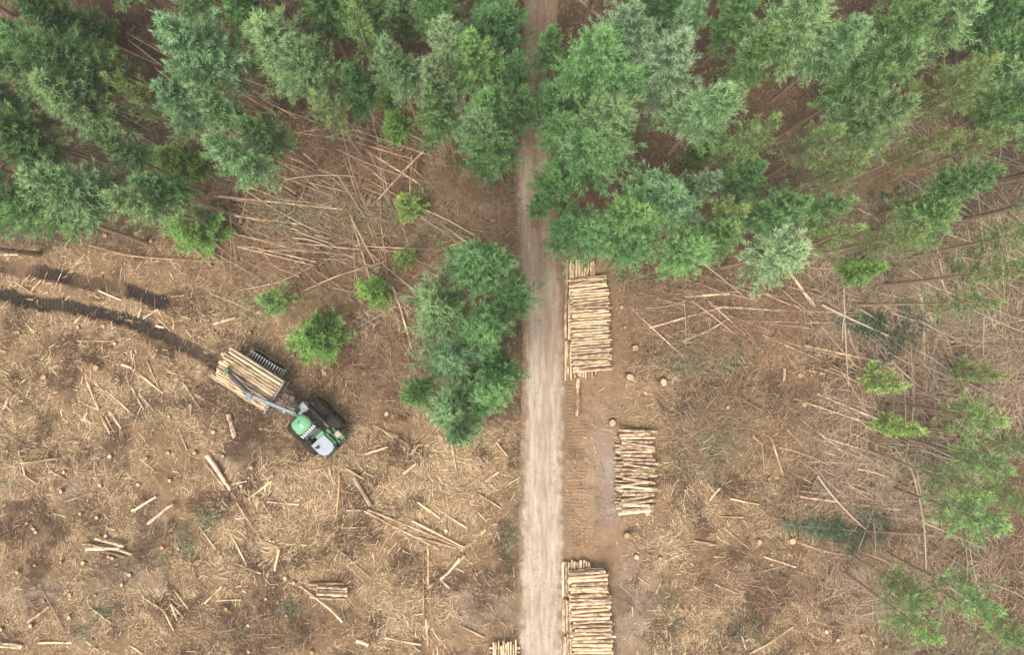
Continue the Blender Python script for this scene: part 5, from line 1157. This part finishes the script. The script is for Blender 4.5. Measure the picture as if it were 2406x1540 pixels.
    for sd in (-1, 1):
        g = PB(); n = Vector((math.cos(A_R + math.pi / 2), math.sin(A_R + math.pi / 2), 0)) * sd; c = P2 + Vector((0.0, 0.0, -.25))
        for off in (-.13, .13):
            o = Vector((math.cos(A_R), math.sin(A_R), 0)) * off
            g.tube([c + o, c + o + n * .28 + Vector((0, 0, .02)), c + o + n * .40 + Vector((0, 0, -.10)), c + o + n * .42 + Vector((0, 0, -.22))], [.05, .06, .05, .03], 6)
        part('grapple_jaw', g, yellow, I, crane)
    # ---------------- the load: every log its own thing, lengthwise on the bunk
    e = Vector((math.cos(A_R), math.sin(A_R))); nrm = Vector((-e.y, e.x))
    def load(u0, u1, v, z, r_, lab, tone, old=False):
        a = Vector((J[0], J[1])) + e * u0 + nrm * v; b_ = Vector((J[0], J[1])) + e * u1 + nrm * v
        o = place_log(px(a.x, a.y, z), px(b_.x, b_.y, z), z, r_, lab, "logs loaded on the forwarder", old=old, tone=tone)
    top = [(-5.55, -1.28, 1.16, 1.98, .115, .95), (-5.45, -1.30, .96, 2.14, .12, 1.15), (-5.62, -1.26, .74, 2.20, .125, .8), (-5.55, -1.3, .52, 2.25, .115, 1.0), (-5.35, -1.28, .31, 2.28, .12, .85), (-5.58, -1.3, .09, 2.30, .125, 1.05), (-5.45, -1.32, -.13, 2.29, .115, .75), (-5.50, -1.3, -.34, 2.27, .12, .9), (-5.38, -1.34, -.55, 2.22, .12, 1.25), (-5.30, -1.36, -.77, 2.14, .115, 1.0), (-5.62, -1.40, -.98, 2.04, .12, 1.2), (-5.72, -1.52, -1.18, 1.86, .115, .62)]
    for i, (u0, u1, v, z, r_, t) in enumerate(top):
        load(u0, u1, v, z, r_ * 1.06, f'log on top of the forwarder load, {ordn(i + 1)} from the tracked wheel side', t * .86)
    for L in range(3):
        for i in range(9):
            load(-5.55 + LR.gauss(0, .12), -1.32, -1.10 + .275 * i, 1.43 + .24 * L, .13, f'log inside the forwarder load, {("lowest", "middle", "upper")[L]} layer, {ordn(9 - i)} from the track side', LR.uniform(.75, 1.0), old=i % 4 == 0)
forwarder()
finish_labels()

# ------------------------------------------------------------------ thin haze volume, added to lift the dark tones
def lift_haze():
    pb = PB(); pb.box((0, 0, 25.5), (240, 200, 57), bev=.01)
    m = bpy.data.materials.new('thin_lift_haze'); m.use_nodes = True; nt = m.node_tree
    for n in list(nt.nodes): nt.nodes.remove(n)
    o = nt.nodes.new('ShaderNodeOutputMaterial'); v = nt.nodes.new('ShaderNodeVolumePrincipled')
    v.inputs['Color'].default_value = (.96, .95, .92, 1); v.inputs['Density'].default_value = LIFT_HAZE
    nt.links.new(v.outputs[0], o.inputs['Volume'])
    tag(pb.build('lift_haze', m), kind='stuff')
LIFT_HAZE = .0006
lift_haze()
